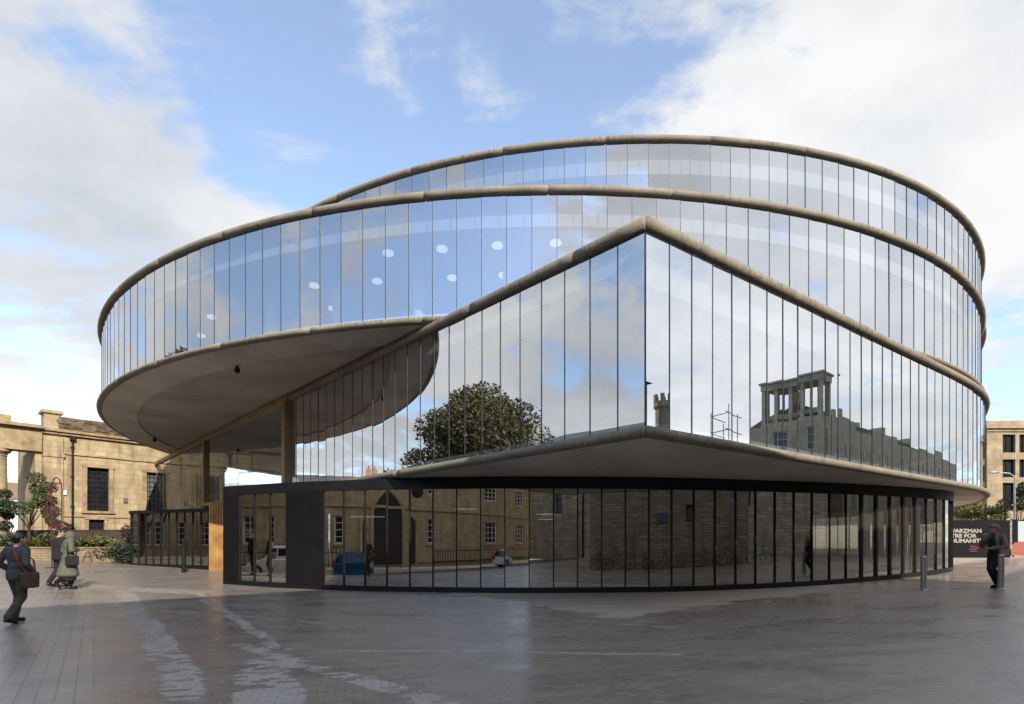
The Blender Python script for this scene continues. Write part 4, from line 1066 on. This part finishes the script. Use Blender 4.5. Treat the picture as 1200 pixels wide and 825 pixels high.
# row across the side street, with its open-topped tower
RM = Matrix.Rotation(R(-3.6), 2); QM = Vector((7., 13.5))
def rotq(x, y): return QM + RM @ (Vector((x, y)) - QM)
UR2 = (RM @ Vector((.81, .586))).normalized(); NR2 = Vector((-UR2.y, UR2.x)); OT = rotq(49.8, 24.7)
M['ashlarT'] = ashlar('grey_green_stone', UR2, (.42, .39, .30), (.34, .32, .25), .8, .3, stain=(.08, .08, .06), stain_amt=.4)
M['ashlarL'] = ashlar('grey_stone_range', UR2, (.42, .37, .28), (.34, .30, .23), .8, .3)
def PT(s_, d, z): q = OT + UR2 * s_ + NR2 * d; return (q.x, q.y, z)
tw = thing('loggia_tower', 'grey stone tower with an open pillared top storey at the corner of the row', 'tower', PT(6, -4, .4))
OTb = OT - NR2 * 6.1; holF = [(.7, 1.7, z0, z0 + 2.4) for z0 in (2.2, 6.0, 10.)]
holS = [(.8 + k * 1.8, 1.8 + k * 1.8, z0, z0 + 2.2) for k in range(3) for z0 in (6.4, 10.4)]
mb = MB(); wall_holes(mb, OT, UR2, 2.5, 0, 13.6, holF, NR2, .3); wall_holes(mb, OTb, NR2, 6.1, 0, 13.6, holS, -UR2, .3)
mb.quad(PT(2.5, 0, 0), PT(2.5, -6.1, 0), PT(2.5, -6.1, 13.6), PT(2.5, 0, 13.6)); mb.quad(PT(0, -6.1, 0), PT(2.5, -6.1, 0), PT(2.5, -6.1, 13.6), PT(0, -6.1, 13.6)); mb.quad(PT(0, 0, 13.6), PT(2.5, 0, 13.6), PT(2.5, -6.1, 13.6), PT(0, -6.1, 13.6))
obj('wall', mb, M['ashlarT'], tw)
for h in holF: window(tw, OT, UR2, NR2, h, 2, 3, M['white'], M['winglass2'], .22, .05)
for h in holS: window(tw, OTb, NR2, -UR2, h, 2, 3, M['white'], M['winglass2'], .22, .05)
for k in range(7):
    for a_ in (.18, 2.3):
        mb = MB(); mb.box(PT(a_, -.2 - k * .95, 15.25), (.34, .34, 3.3), (UR2.x, UR2.y, 0)); obj('pier', mb, M['ashlarT'], tw)
mb = MB(); mb.box(PT(1.25, -3.05, 17.2), (2.6, 6.2, .6), (UR2.x, UR2.y, 0)); mb.box(PT(1.25, -3.05, 17.6), (2.9, 6.5, .18), (UR2.x, UR2.y, 0)); obj('roof', mb, M['ashlarT'], tw)
mb = MB(); mb.box(PT(.1, -3.05, 14.1), (.08, 5.8, .45), (UR2.x, UR2.y, 0)); obj('balustrade', mb, M['ashlarT'], tw)
rr = random.Random(3); s_ = 2.7
for k, (w_, h_, mt, lab) in enumerate(((5, 15.2, 'ashlarT', 'grey stone town house next to the loggia tower'), (5, 14.4, 'ashlarL', 'narrow tan town house second from the loggia tower'), (6, 14.9, 'ashlarT', 'grey gabled town house in the middle of the row'), (8, 14.2, 'ashlarL', 'wide tan town house with a low slate roof'), (9, 14.6, 'ashlarT', 'plain grey town house near the far end of the row'), (12, 14.2, 'ashlarT', 'long pale grey house ending the row'))):
    o_ = OT + UR2 * s_; hb = thing('town_house', lab, 'house', PT(s_ + w_ / 2, -4, .4), 'row of houses on the side street')
    hol = [(.8 + j * 1.9, 1.9 + j * 1.9, z0, z0 + 1.9) for j in range(int((w_ - .8) / 1.9)) for z0 in (1.6, 5.4, 9.2)]
    mb = MB(); wall_holes(mb, o_, UR2, w_ - .02, 0, h_ - 1.4, hol, NR2, .25); shell(mb, o_, UR2, NR2, w_ - .02, 9, 0, h_ - 1.4); obj('wall', mb, M[mt], hb)
    for h in hol: window(hb, o_, UR2, NR2, h, 2, 2, M['white'], M['winglass2'], .2, .07)
    mb = MB(); gable_roof(mb, o_, UR2, NR2, w_ - .02, 9, h_ - 1.38, 2.2, 0.); rf = obj('roof', mb, M['slate'], hb)
    mb = MB(); mb.box(PT(s_ + .6, -4.5, h_ + 1.0), (.7, 1.6, 1.6), (UR2.x, UR2.y, 0)); obj('chimney', mb, M['ashlarT'], rf)
    s_ += w_
# low range with a castellated turret, straight along the side street
lr = thing('low_range', 'low grey range of buildings with a castellated turret at the end of the side street', 'building', (46, 14, .4))
oL = rotq(44, 8); uL = (RM @ Vector((.643, .766))).normalized(); nL = Vector((-uL.y, uL.x))
hol = [(1.5 + k * 3, 2.8 + k * 3, z0, z0 + 1.9) for k in range(4) for z0 in (1.6, 4.8, 8.0)]
mb = MB(); wall_holes(mb, oL, uL, 14.6, 0, 10.6, hol, nL, .25); shell(mb, oL, uL, nL, 14.6, 7, 0, 10.6); obj('wall', mb, M['ashlarL'], lr)
for h in hol: window(lr, oL, uL, nL, h, 2, 3, M['white'], M['winglass'], .2, .05)
mb = MB(); gable_roof(mb, oL, uL, nL, 14.6, 7, 10.62, 1.7); obj('roof', mb, M['slate'], lr)
mb = MB(); q = oL + uL * 1.6 + nL * .8; mb.lathe([(.7, 0), (.7, 13.6), (.85, 13.8), (.85, 14.3)], (q.x, q.y, 0), 12)
for k in range(6): a = k * math.pi / 3; mb.box((q.x + .72 * math.cos(a), q.y + .72 * math.sin(a), 14.6), (.26, .36, .7), (math.cos(a), math.sin(a), 0))
obj('turret', mb, M['ashlarL'], lr)
# scaffold mast seen against the sky
SX, SY = rotq(34, 14.2) - Vector((34, 14.2))
sc_ = thing('scaffold_tower', 'thin steel scaffold frame with a mast standing on the side street', 'scaffold', (SX + 34, SY + 14.2, .4))
mb = MB()
for dx, dy in ((0, 0), (1.6, .9), (1.2, -1.2), (2.8, -.3)): mb.tube([(SX + 34 + dx, SY + 14.2 + dy, .2), (SX + 34 + dx, SY + 14.2 + dy, 11.4 - .3 * dx)], .04, 6)
for z in (8.4, 9.6, 10.8): mb.tube([(SX + 33.6, SY + 14, z), (SX + 36, SY + 15.4, z - .1)], .035, 6); mb.tube([(SX + 35.2, SY + 13, z), (SX + 37, SY + 14, z - .1)], .035, 6); mb.tube([(SX + 34, SY + 14.2, z), (SX + 35.2, SY + 13., z)], .035, 6)
obj('tubes', mb, M['steel'], sc_)
# trees and houses to the left, mirrored in the flat front
tree('plane_tree', 'broad dark tree with turning leaves across the road', (-33.8, 18.2, -.3), 15.4, 3.2, (6.1, 5.8, 5.7), 38000, .17, M['leafautumn'], 77, 46, None, .42, .52)
tree('plane_tree', 'slender young tree beside the broad dark tree across the road', (-34.5, 25.5, -.2), 8.2, 2.4, (2.4, 2.3, 2.6), 3200, .2, M['leaf'], 78, 16, None, .2, .5)
hs = thing('brick_terrace', 'plain stone terrace with terracotta chimney pots beyond the broad tree', 'house', (-68, 40, .2))
uH = Vector((.35, .94)).normalized(); nH = Vector((uH.y, -uH.x)); oH = Vector((-68, 36)); mb = MB()
hol = [(1.2 + k * 2.6, 2.4 + k * 2.6, z0, z0 + 1.8) for k in range(7) for z0 in (1.4, 4.8)]
wall_holes(mb, oH, uH, 20, -.3, 9.4, hol, nH, .2); shell(mb, oH, uH, nH, 20, 9, -.3, 9.4); obj('wall', mb, M['trimB'], hs)
for h in hol: window(hs, oH, uH, nH, h, 2, 2, M['white'], M['winglass'], .18, .06)
mb = MB(); gable_roof(mb, oH, uH, nH, 20, 9, 9.42, 2.2); rf = obj('roof', mb, M['slate'], hs)
for s_ in (3, 10, 17):
    mb = MB(); q = oH + uH * s_ - nH * 4.5; mb.box((q.x, q.y, 11.9), (.8, 1.8, 1.6), (uH.x, uH.y, 0))
    for k in range(4): mb.lathe([(.14, 0), (.11, .55)], (q.x - nH.x * (k - 1.5) * .42, q.y - nH.y * (k - 1.5) * .42, 12.7), 8)
    obj('chimney', mb, M['terracotta'], rf)

# ------------------------------------------------------------------ cars on the road
def car(name, label, p, ang, paint, L=4.1, W=1.76, H=1.5, group='cars on the road'):
    x0, y0 = p; z0 = gz(x0, y0) + .015; t = thing(name, label, 'car', (x0, y0, z0), group)
    c, s_ = math.cos(ang), math.sin(ang)
    def T(v): return (x0 + v[0] * c - v[1] * s_, y0 + v[0] * s_ + v[1] * c, z0 + v[2])
    def loft(prof, secs, nm, mt, par, close=True, sm_=True):
        mb = MB(); n = len(prof[0]); vs = [T((q[0], y, q[1])) for pr_, y in zip(prof, secs) for q in pr_]; fs = []
        for i in range(len(secs) - 1):
            for j in range(n): k = (j + 1) % n; fs.append((i * n + j, i * n + k, (i + 1) * n + k, (i + 1) * n + j))
        fs += [tuple(reversed(range(n))), tuple((len(secs) - 1) * n + j for j in range(n))]
        mb.add(vs, fs); return obj(nm, mb, mt, par, bevel=.03)
    h = L / 2
    base = [(-h, .30), (-h + .02, .62), (-h + .08, .88), (-.3 * h, .95), (.42 * h, .93), (.82 * h, .80), (h - .02, .62), (h, .32), (.80 * h, .20), (.45 * h, .2), (-.45 * h, .2), (-.8 * h, .2)]
    sc2 = lambda k, dz: [(q[0] * k, q[1] + (dz if q[1] > .5 else 0)) for q in base]
    loft([sc2(.965, -.05), base, base, sc2(.965, -.05)], [-W / 2, -W / 2 + .10, W / 2 - .10, W / 2], 'body', paint, t)
    cab = [(-h + .12, .90), (-h + .42, H - .10), (-.42 * h, H), (.05 * h, H - .02), (.22 * h, H - .10), (.55 * h, .92)]
    cb2 = [(q[0], q[1]) for q in cab]
    def cs(w, k): return [(q[0] * k, q[1]) for q in cab]
    loft([[(q[0] * .93, .9 + (q[1] - .9) * .0 + (0.0)) for q in cab], [(q[0] * .95, .9 + (q[1] - .9) * .93) for q in cab], cab, cab, [(q[0] * .95, .9 + (q[1] - .9) * .93) for q in cab], [(q[0] * .93, .9) for q in cab]],
         [-W / 2 + .06, -W / 2 + .24, -W / 2 + .30, W / 2 - .30, W / 2 - .24, W / 2 - .06], 'cabin', paint, t)
    for sd in (-1, 1):
        mb = MB(); y1, y2 = sd * (W / 2 - .085), sd * (W / 2 - .205)
        for a, b in (((-.62 * h, .14 * h), (-.52 * h, .0)), ):
            mb.add([T((-.66 * h, y1, .97)), T((-.12 * h, y1, .97)), T((-.12 * h, y2, H - .13)), T((-.5 * h, y2, H - .15))], [(0, 1, 2, 3)])
            mb.add([T((-.08 * h, y1, .97)), T((.44 * h, y1, .95)), T((.14 * h, y2, H - .15)), T((-.08 * h, y2, H - .13))], [(0, 1, 2, 3)])
        obj('side_window', mb, M['winglass'], t)
        for wx in (-.60, .62):
            mb = MB(); mb.lathe([(.12, 0), (.30, .0), (.325, .04), (.325, .18), (.30, .21), (.12, .21)], T((wx * h, sd * (W / 2 - .19), .325)), 20, axis=(-s_ * sd, c * sd, 0)); wl = obj('wheel', mb, M['tyre'], t)
            mb = MB(); mb.lathe([(.20, 0), (.19, .02), (.04, .03)], T((wx * h, sd * (W / 2 + .02), .325)), 14, axis=(-s_ * sd, c * sd, 0)); obj('rim', mb, M['steel'], wl)
        mb = MB(); mb.box(T((-h + .06, sd * (W / 2 - .2), .82)), (.14, .26, .26), (c, s_, 0)); obj('tail_light', mb, M['redlight'], t)
        mb = MB(); mb.box(T((h - .16, sd * (W / 2 - .3), .70)), (.26, .34, .14), (c, s_, 0)); obj('headlight', mb, M['lamplens'], t)
    mb = MB(); yy = W / 2 - .26; mb.add([T((.20 * h, -yy, H - .09)), T((.20 * h, yy, H - .09)), T((.545 * h, yy + .12, .955)), T((.545 * h, -yy - .12, .955))], [(0, 1, 2, 3)]); 
    for v in range(4): pass
    o = obj('windscreen', mb, M['winglass'], t); 
    o.location.z += .02; o.location.x += .015 * c; o.location.y += .015 * s_
    mb = MB(); mb.add([T((-h + .38, yy, H - .13)), T((-h + .38, -yy, H - .13)), T((-h + .10, -yy - .1, .98)), T((-h + .10, yy + .1, .98))], [(0, 1, 2, 3)]); o = obj('rear_window', mb, M['winglass'], t); o.location.x -= .02 * c; o.location.y -= .02 * s_
    return t
aR = math.atan2(-.785, .62)
car('hatchback_car', 'white hatchback on the road nearest the stone hall', (-17.9, 14.2), aR + math.pi, M['carwhite'], 4.2, 1.8, 1.58)
car('hatchback_car', 'blue hatchback on the road behind the white one', (-13.5, 8.3), aR, M['carblue'], 4.0, 1.75, 1.5)
car('hatchback_car', 'second white car parked farther down the road by the archway', (-2.9, -10.8), aR, M['carwhite'], 4.3, 1.8, 1.5)

# ================================================================== PEOPLE
def person(label, p, heading, J, H=1.72, fem=False, parts=(), hairs=True, skin='skin', shoes='shoe', group=None, z=None):
    """J: joint overrides in body space (right = +x, forward = +y, up = +z), metres for a 1.72 m figure"""
    x0, y0 = p; z0 = gz(x0, y0) if z is None else z; t = thing('person', label, 'person', (x0, y0, z0), group); k = H / 1.72
    c, s_ = math.cos(heading), math.sin(heading)
    D = dict(pelvis=(0, 0, .95), waist=(0, 0, 1.08), chest=(0, .01, 1.28), neck=(0, 0, 1.45), head=(0, .03, 1.605),
             shL=(-.185, 0, 1.40), shR=(.185, 0, 1.40), elL=(-.23, -.02, 1.13), elR=(.23, -.02, 1.13), wrL=(-.24, .06, .90), wrR=(.24, .06, .90),
             hpL=(-.09, 0, .92), hpR=(.09, 0, .92), knL=(-.10, .03, .50), knR=(.10, .03, .50), anL=(-.10, -.02, .09), anR=(.10, -.02, .09),
             toL=(-.12, .15, .04), toR=(.12, .15, .04), face=(0, 1, 0))
    D.update(J)
    def W(q): return Vector((x0 + (q[0] * c - q[1] * s_) * k, y0 + (q[0] * s_ + q[1] * c) * k, z0 + q[2] * k))
    V = {n: Vector(q) for n, q in D.items()}
    def cap(mb, a, b, ra, rb): mb.capsule(W(V[a] if isinstance(a, str) else a), W(V[b] if isinstance(b, str) else b), ra * k, rb * k)
    rotz = Matrix.Rotation(heading, 3, 'Z')
    def ell(mb, q, r, rot=None): mb.ell(W(q), [e_ * k for e_ in r], 14, 10, rot=(rotz @ rot) if rot else rotz)
    f = V['face'].normalized(); rt = Vector((f.y, -f.x, 0)); hd_ = V['head']
    fr = Matrix((rt, f, Vector((0, 0, 1)))).transposed()
    # body ------------------------------------------------------------
    b = MB()
    ell(b, V['chest'], (.165, .105, .20)); ell(b, V['waist'], (.135, .095, .16)); ell(b, V['pelvis'], (.155, .11, .13))
    cap(b, 'neck', hd_ - Vector((0, 0, .04)), .055, .055); cap(b, V['chest'] + Vector((0, 0, .1)), 'neck', .09, .06)
    ell(b, hd_, (.076, .095, .118), fr); ell(b, hd_ + f * .03 - Vector((0, 0, .06)), (.055, .06, .06), fr)
    ell(b, hd_ + f * .098 - Vector((0, 0, .012)), (.013, .02, .024), fr)
    ell(b, hd_ + f * .088 - Vector((0, 0, .055)), (.026, .012, .010), fr)
    for sg in (-1, 1): ell(b, hd_ + rt * (.078 * sg) - Vector((0, 0, .01)), (.012, .022, .032), fr)
    for sd in 'LR':
        cap(b, 'sh' + sd, 'el' + sd, .050, .040); cap(b, 'el' + sd, 'wr' + sd, .040, .027); cap(b, 'chest', 'sh' + sd, .07, .055)
        cap(b, 'hp' + sd, 'kn' + sd, .085, .055); cap(b, 'kn' + sd, 'an' + sd, .055, .036); cap(b, 'an' + sd, 'to' + sd, .038, .028)
        fa = (V['wr' + sd] - V['el' + sd]).normalized(); hd2 = D.get('hand' + sd); hv = Vector(hd2).normalized() if hd2 else fa
        side = hv.cross(Vector((0, 1, 0)) if abs(hv.y) < .8 else Vector((0, 0, 1))).normalized(); nrm = side.cross(hv)
        pm = V['wr' + sd] + hv * .05
        cap(b, V['wr' + sd], V['wr' + sd] + hv * .085, .025, .030)
        curl = nrm * (1 if sd == 'L' else -1)
        for j, ln in enumerate((.062, .072, .068, .052)):
            o_ = V['wr' + sd] + hv * .095 + side * (.026 - .0175 * j); m_ = o_ + hv * ln * .55 + curl * .012; e_ = m_ + hv * ln * .35 + curl * .03
            cap(b, o_, m_, .0088, .0082); cap(b, m_, e_, .0082, .0072)
        o_ = V['wr' + sd] + hv * .035 + side * .026; cap(b, o_, o_ + side * .03 + hv * .03, .012, .010); cap(b, o_ + side * .03 + hv * .03, o_ + side * .034 + hv * .06, .010, .008)
    body = obj('body', fuse(b, .0075, 2), M[skin], t, smooth=True)
    e = MB()
    for sg in (-1, 1): ell(e, hd_ + rt * (.031 * sg) + f * .082 + Vector((0, 0, .014)), (.011, .008, .008), fr)
    obj('eyes', e, M['shoe'], t, smooth=True)
    sh = MB()
    for sd in 'LR':
        dd = (V['to' + sd] - V['an' + sd]); cap(sh, V['an' + sd] - Vector((0, 0, .03)), V['to' + sd], .050, .042); cap(sh, V['an' + sd] - Vector((dd.x, dd.y, .0)) * .25 - Vector((0, 0, .045)), 'to' + sd, .040, .038)
    obj('shoes', fuse(sh, .012, 2), M[shoes], t, smooth=True)
    for nm, mt, fn in parts:
        mb = MB(); fn(mb, V, cap, ell, fr, f, rt)
        obj(nm, fuse(mb, .012, 2), M[mt], t, smooth=True)
    return t, W, V
def trousers(mb, V, cap, ell, fr, f, rt):
    ell(mb, V['pelvis'], (.17, .125, .14))
    for sd in 'LR': cap(mb, 'hp' + sd, 'kn' + sd, .105, .078); cap(mb, 'kn' + sd, V['an' + sd] + Vector((0, 0, .02)), .078, .066)
def jacket(hem=.82, flare=.0, arm=.062):
    def fn(mb, V, cap, ell, fr, f, rt):
        ell(mb, V['chest'], (.20, .14, .22)); ell(mb, V['waist'], (.175, .13, .2))
        p = V['pelvis']; ell(mb, (p.x, p.y, (hem + 1.08) / 2), (.185 + flare, .14 + flare, (1.14 - hem) / 2)); ell(mb, (p.x, p.y, hem + .07), (.18 + flare, .14 + flare, .08))
        cap(mb, V['chest'] + Vector((0, 0, .12)), V['neck'] - Vector((0, 0, .02)), .10, .07)
        for sd in 'LR':
            w = V['wr' + sd] + (V['el' + sd] - V['wr' + sd]) * .06
            cap(mb, V['chest'] + Vector((0, 0, .07)), 'sh' + sd, .1, .078); cap(mb, 'sh' + sd, 'el' + sd, arm + .014, arm); cap(mb, 'el' + sd, w, arm, arm - .014)
    return fn
def hair_short(mb, V, cap, ell, fr, f, rt):
    h = V['head']; ell(mb, h - f * .018 + Vector((0, 0, .032)), (.088, .100, .100), fr); ell(mb, h - f * .045 - Vector((0, 0, .02)), (.075, .062, .07), fr)
def bag(name, label, P_, size, u, mt, strap=None, smt='redstrap', flap=None):
    t = thing(name, label, 'bag', P_); mb = MB(); mb.box(P_, size, u); obj('pouch', mb, M[mt], t, bevel=.03)
    if flap:
        mb = MB(); n_ = Vector((0, 0, 1)).cross(Vector(u).normalized()); q = Vector(P_) + n_ * flap[1] * (size[1] / 2 + .006) + Vector((0, 0, size[2] * .12)); mb.box(q, (size[0] * .9, .012, size[2] * .7), u); obj('flap', mb, M[flap[0]], t, bevel=.005)
    if strap:
        mb = MB()
        for i in range(len(strap) - 1): mb.bar(strap[i], strap[i + 1], .035, .012)
        obj('strap', mb, M[smt], t)
    return t
# man in tweed, seen from behind, walking away (left edge)
J = dict(face=(.38, .92, 0), head=(.01, .05, 1.605), knL=(-.07, .10, .51), anL=(-.05, .0, .10), toL=(-.05, .17, .05), knR=(.09, .02, .50), anR=(.05, -.22, .13), toR=(.06, -.07, .035),
         elL=(-.31, -.10, 1.16), wrL=(-.22, .10, 1.0), elR=(.28, -.08, 1.14), wrR=(.26, .10, .95))
def collar(mb, V, cap, ell, fr, f, rt): ell(mb, V['neck'] + Vector((0, -.005, .015)), (.072, .075, .035))
tm, W, V = person('man in dark tweed jacket and olive trousers walking away, seen from behind', (-9.46, 10.6), R(-6), J, 1.71,
    parts=(('trousers', 'olive', trousers), ('shirt_collar', 'shirt', collar), ('jacket', 'navy', jacket(.80, .01, .064)), ('hair', 'hair', hair_short)))
sb = W((.30, -.03, .83))
bag('shoulder_bag', 'brown leather shoulder bag on a red strap beside the man in tweed', tuple(sb), (.17, .34, .30), (.95, .2, 0), 'leather',
    [tuple(W((.33, -.10, .95))), tuple(W((.19, -.165, 1.22))), tuple(W((.06, -.13, 1.44))), tuple(W((-.05, -.03, 1.50))), tuple(W((-.05, .11, 1.42))), tuple(W((.14, .20, 1.2))), tuple(W((.33, .06, .95)))], 'redstrap', None)
mb = MB()
# hooded woman in khaki coat and her companion in dark clothes
J = dict(face=(.2, .98, 0), head=(0, .06, 1.56), neck=(0, .02, 1.42), knL=(-.09, .16, .52), anL=(-.08, .05, .10), toL=(-.08, .2, .04), knR=(.08, .02, .50), anR=(.09, -.30, .22), toR=(.09, -.22, .08), elL=(-.27, -.06, 1.14), wrL=(-.25, .12, .95), elR=(.26, .0, 1.16), wrR=(.14, .20, 1.18))
def longcoat(mb, V, cap, ell, fr, f, rt):
    jacket(.80, .04, .075)(mb, V, cap, ell, fr, f, rt)
    for i in range(16):
        q = i / 15; ell(mb, (0, -.02 * q, .95 - .50 * q), (.20 + .09 * q, .16 + .12 * q, .12))
def hood(mb, V, cap, ell, fr, f, rt):
    h = V['head']; ell(mb, h + Vector((0, -.02, .03)), (.125, .135, .145), fr); ell(mb, h + Vector((0, -.02, -.10)), (.13, .12, .10), fr)
def skirtdark(mb, V, cap, ell, fr, f, rt):
    trousers(mb, V, cap, ell, fr, f, rt)
    for i in range(5): ell(mb, (0, 0, .60 - i * .07), (.19, .19, .09))
cx_, cy_ = -13.15, 16.45
tc, W2, V2 = person('woman in long khaki hooded coat walking away across the wet paving', (cx_, cy_), R(-38), J, 1.73,
    parts=(('trousers', 'blackcloth', trousers), ('skirt', 'blackcloth', skirtdark), ('coat', 'coat', longcoat), ('hood', 'coat', hood)))
bag('handbag', 'black handbag hanging from the shoulder of the woman in the khaki coat', tuple(W2((.33, .0, .86))), (.12, .32, .28), (math.cos(R(-38)), math.sin(R(-38)), 0), 'blackcloth',
    [tuple(W2((.33, -.1, .98))), tuple(W2((.27, -.10, 1.25))), tuple(W2((.17, -.04, 1.49))), tuple(W2((.26, .12, 1.25))), tuple(W2((.33, .1, .98)))], 'blackcloth')
J = dict(face=(.5, .86, 0), knL=(-.09, .0, .50), anL=(-.09, -.20, .14), toL=(-.09, -.07, .04), knR=(.09, .14, .52), anR=(.09, .10, .1), toR=(.09, .25, .04))
person('companion in dark clothes half hidden beyond the khaki coat', (-13.98, 17.1), R(-30), J, 1.78, parts=(('trousers', 'blackcloth', trousers), ('jacket', 'blackcloth', jacket(.78, .02, .068)), ('hair', 'hair', hair_short)))
# woman in headscarf at the right, hand to mouth
J = dict(face=(.1, 1, 0), head=(0, .06, 1.60), knL=(-.08, .20, .54), anL=(-.07, -.12, .12), toL=(-.07, .03, .04), knR=(.09, .05, .50), anR=(.07, -.16, .09), toR=(.07, .02, .04), hpL=(-.09, 0, .93),
         elR=(.27, .10, 1.14), wrR=(.10, .27, 1.34), handR=(-.35, .2, .9), elL=(-.27, .0, 1.13), wrL=(-.08, .25, 1.08), handL=(.4, .8, 0), pelvis=(0, -.02, .95))
def turban(mb, V, cap, ell, fr, f, rt):
    h = V['head']; ell(mb, h - f * .025 + Vector((0, 0, .065)), (.105, .125, .085), fr); ell(mb, h - f * .10 + Vector((0, 0, .02)), (.085, .075, .095), fr)
    cap(mb, h - f * .08 - Vector((0, 0, .03)), h - f * .07 - Vector((0, 0, .13)), .07, .06)
def blacktop(mb, V, cap, ell, fr, f, rt):
    ell(mb, V['chest'] + Vector((0, .035, -.02)), (.13, .135, .2)); ell(mb, V['waist'] + Vector((0, .02, 0)), (.15, .125, .16)); cap(mb, V['chest'] + Vector((0, .02, .1)), 'neck', .085, .066)
def openjacket(mb, V, cap, ell, fr, f, rt):
    for sg in (-1, 1):
        ell(mb, V['chest'] + Vector((.07 * sg, -.015, 0)), (.135, .135, .21)); ell(mb, V['waist'] + Vector((.075 * sg, -.02, 0)), (.115, .13, .19)); ell(mb, V['pelvis'] + Vector((.08 * sg, -.03, .0)), (.11, .13, .12))
    for sd in 'LR':
        w = V['wr' + sd] + (V['el' + sd] - V['wr' + sd]) * .08
        cap(mb, V['chest'] + Vector((0, -.02, .07)), 'sh' + sd, .1, .078); cap(mb, 'sh' + sd, 'el' + sd, .078, .066); cap(mb, 'el' + sd, w, .066, .052)
tw_, W3, V3_ = person('woman in pinkish headscarf, brown jacket and black trousers, hand raised to her mouth', (13.72, 15.75), R(90 + 12), J, 1.80, skin='skin2',
    parts=(('trousers', 'blackcloth', trousers), ('top', 'blackcloth', blacktop), ('jacket', 'brownjacket', openjacket), ('headscarf', 'scarf', turban)))
def leopard():
    m, t, p = mat('patterned_bag'); v = t.new('ShaderNodeTexVoronoi'); t.link(t.pos(), v.inputs['Vector']); v.inputs['Scale'].default_value = 28
    t.link(t.mix(t.mr(v.outputs['Distance'], .25, .4), (.03, .022, .015), (.30, .22, .13)), p.inputs['Base Color']); p.inputs['Roughness'].default_value = .7; return m
M['leopard'] = leopard()
hh = R(102)
bag('patterned_handbag', 'patterned handbag under the arm of the woman in the headscarf', tuple(W3((-.24, -.02, .98))), (.10, .34, .22), (math.cos(hh), math.sin(hh), 0), 'leopard',
    [tuple(W3((-.24, -.12, 1.08))), tuple(W3((-.22, -.06, 1.3))), tuple(W3((-.16, .0, 1.475))), tuple(W3((-.23, .10, 1.3))), tuple(W3((-.24, .12, 1.08)))], 'blackcloth')

# lower wing continuing the tan stone front to the left
oW = OB - UB * 20.2; wg = thing('stone_wing', 'lower tan stone wing with white sash windows left of the long stone front', 'building', (oW.x, oW.y, 0))
hol = [(1.5 + k * 3.1, 3.0 + k * 3.1, z0, z0 + 2.1) for k in range(6) for z0 in (1.3, 5.0)]
mb = MB(); wall_holes(mb, oW, UB, 20, -.6, 8.0, hol, NB, .25); shell(mb, oW, UB, NB, 20, 10, -.6, 8.0); obj('wall', mb, M['ashlarB'], wg)
for h in hol: window(wg, oW, UB, NB, h, 3, 4, M['white'], M['winglass'], .2, .06, .15, M['trimB'])
mb = MB(); gable_roof(mb, oW, UB, NB, 20, 10, 8.05, 2.2); obj('roof', mb, M['slate'], wg)

# bicycles leaning along the rubble wall
def bicycle(p, ang, label):
    t = thing('bicycle', label, 'bicycle', p, 'bicycles along the outbuilding'); c, s_ = math.cos(ang), math.sin(ang)
    def T(x, z, y=0.): return (p[0] + x * c - y * s_, p[1] + x * s_ + y * c, p[2] + z)
    for x in (-.52, .52):
        mb = MB(); mb.tube([T(x + .33 * math.cos(R(k)), .34 + .33 * math.sin(R(k))) for k in range(0, 360, 15)], .018, 6, True)
        for k in range(0, 180, 30): mb.tube([T(x + .32 * math.cos(R(k)), .34 + .32 * math.sin(R(k))), T(x - .32 * math.cos(R(k)), .34 - .32 * math.sin(R(k)))], .004, 4)
        obj('wheel', mb, M['tyre'], t)
    mb = MB()
    for a, b in (((-.52, .34), (-.05, .30)), ((-.05, .30), (-.20, .82)), ((-.20, .78), (-.52, .34)), ((-.18, .74), (.36, .80)), ((-.05, .30), (.36, .72)), ((.34, .95), (.52, .34))): mb.tube([T(*a), T(*b)], .018, 6)
    obj('frame', mb, M['carblue'], t)
    mb = MB(); mb.tube([T(.34, .96, -.26), T(.40, 1.0, -.1), T(.40, 1.0, .1), T(.34, .96, .26)], .014, 6); obj('handlebar', mb, M['black'], t)
    mb = MB(); mb.ell(T(-.22, .88), (.13, .08, .035), 10, 6); obj('saddle', mb, M['black'], t)
    return t
bk = None
for k, s_ in enumerate((.9, 2.3, 4.1, 5.2, 6.9, 8.8, 10.9, 12.6, 14.8)):
    q = ON + UN * s_ + NN * .55; P_ = (q.x, q.y, gz(q.x, q.y)); lb = 'bicycle propped against the brown rubble outbuilding'
    if bk is None: bk = bicycle(P_, math.atan2(UN.y, UN.x), lb)
    else:
        b_ = bk.copy(); COL.objects.link(b_); b_.location = P_; b_.rotation_euler = (0, 0, R([0, 180, 8, 172, -6, 185, 4, 178, 0][k]))
        for ch_ in bk.children: d_ = ch_.copy(); COL.objects.link(d_); d_.parent = b_

# two people standing in the entrance hall behind the glass
Jn = dict(elR=(.26, .06, 1.14), wrR=(.14, .26, 1.05), face=(.4, .9, 0))
M['blueshirt'] = plain('blue_shirt', (.12, .22, .48), .8)
person('person in blue shirt standing inside the entrance hall behind the glass', (1.35, 18.6), R(60), Jn, 1.78, z=.47, parts=(('trousers', 'blackcloth', trousers), ('shirt', 'blueshirt', jacket(.88, -.01, .052)), ('hair', 'hair', hair_short)))
person('person in dark red top talking to the one in the blue shirt behind the glass', (.70, 18.8), R(-70), {}, 1.70, z=.47, parts=(('trousers', 'blackcloth', trousers), ('top', 'leather', jacket(.80, .0, .056)), ('hair', 'hair', hair_short)))
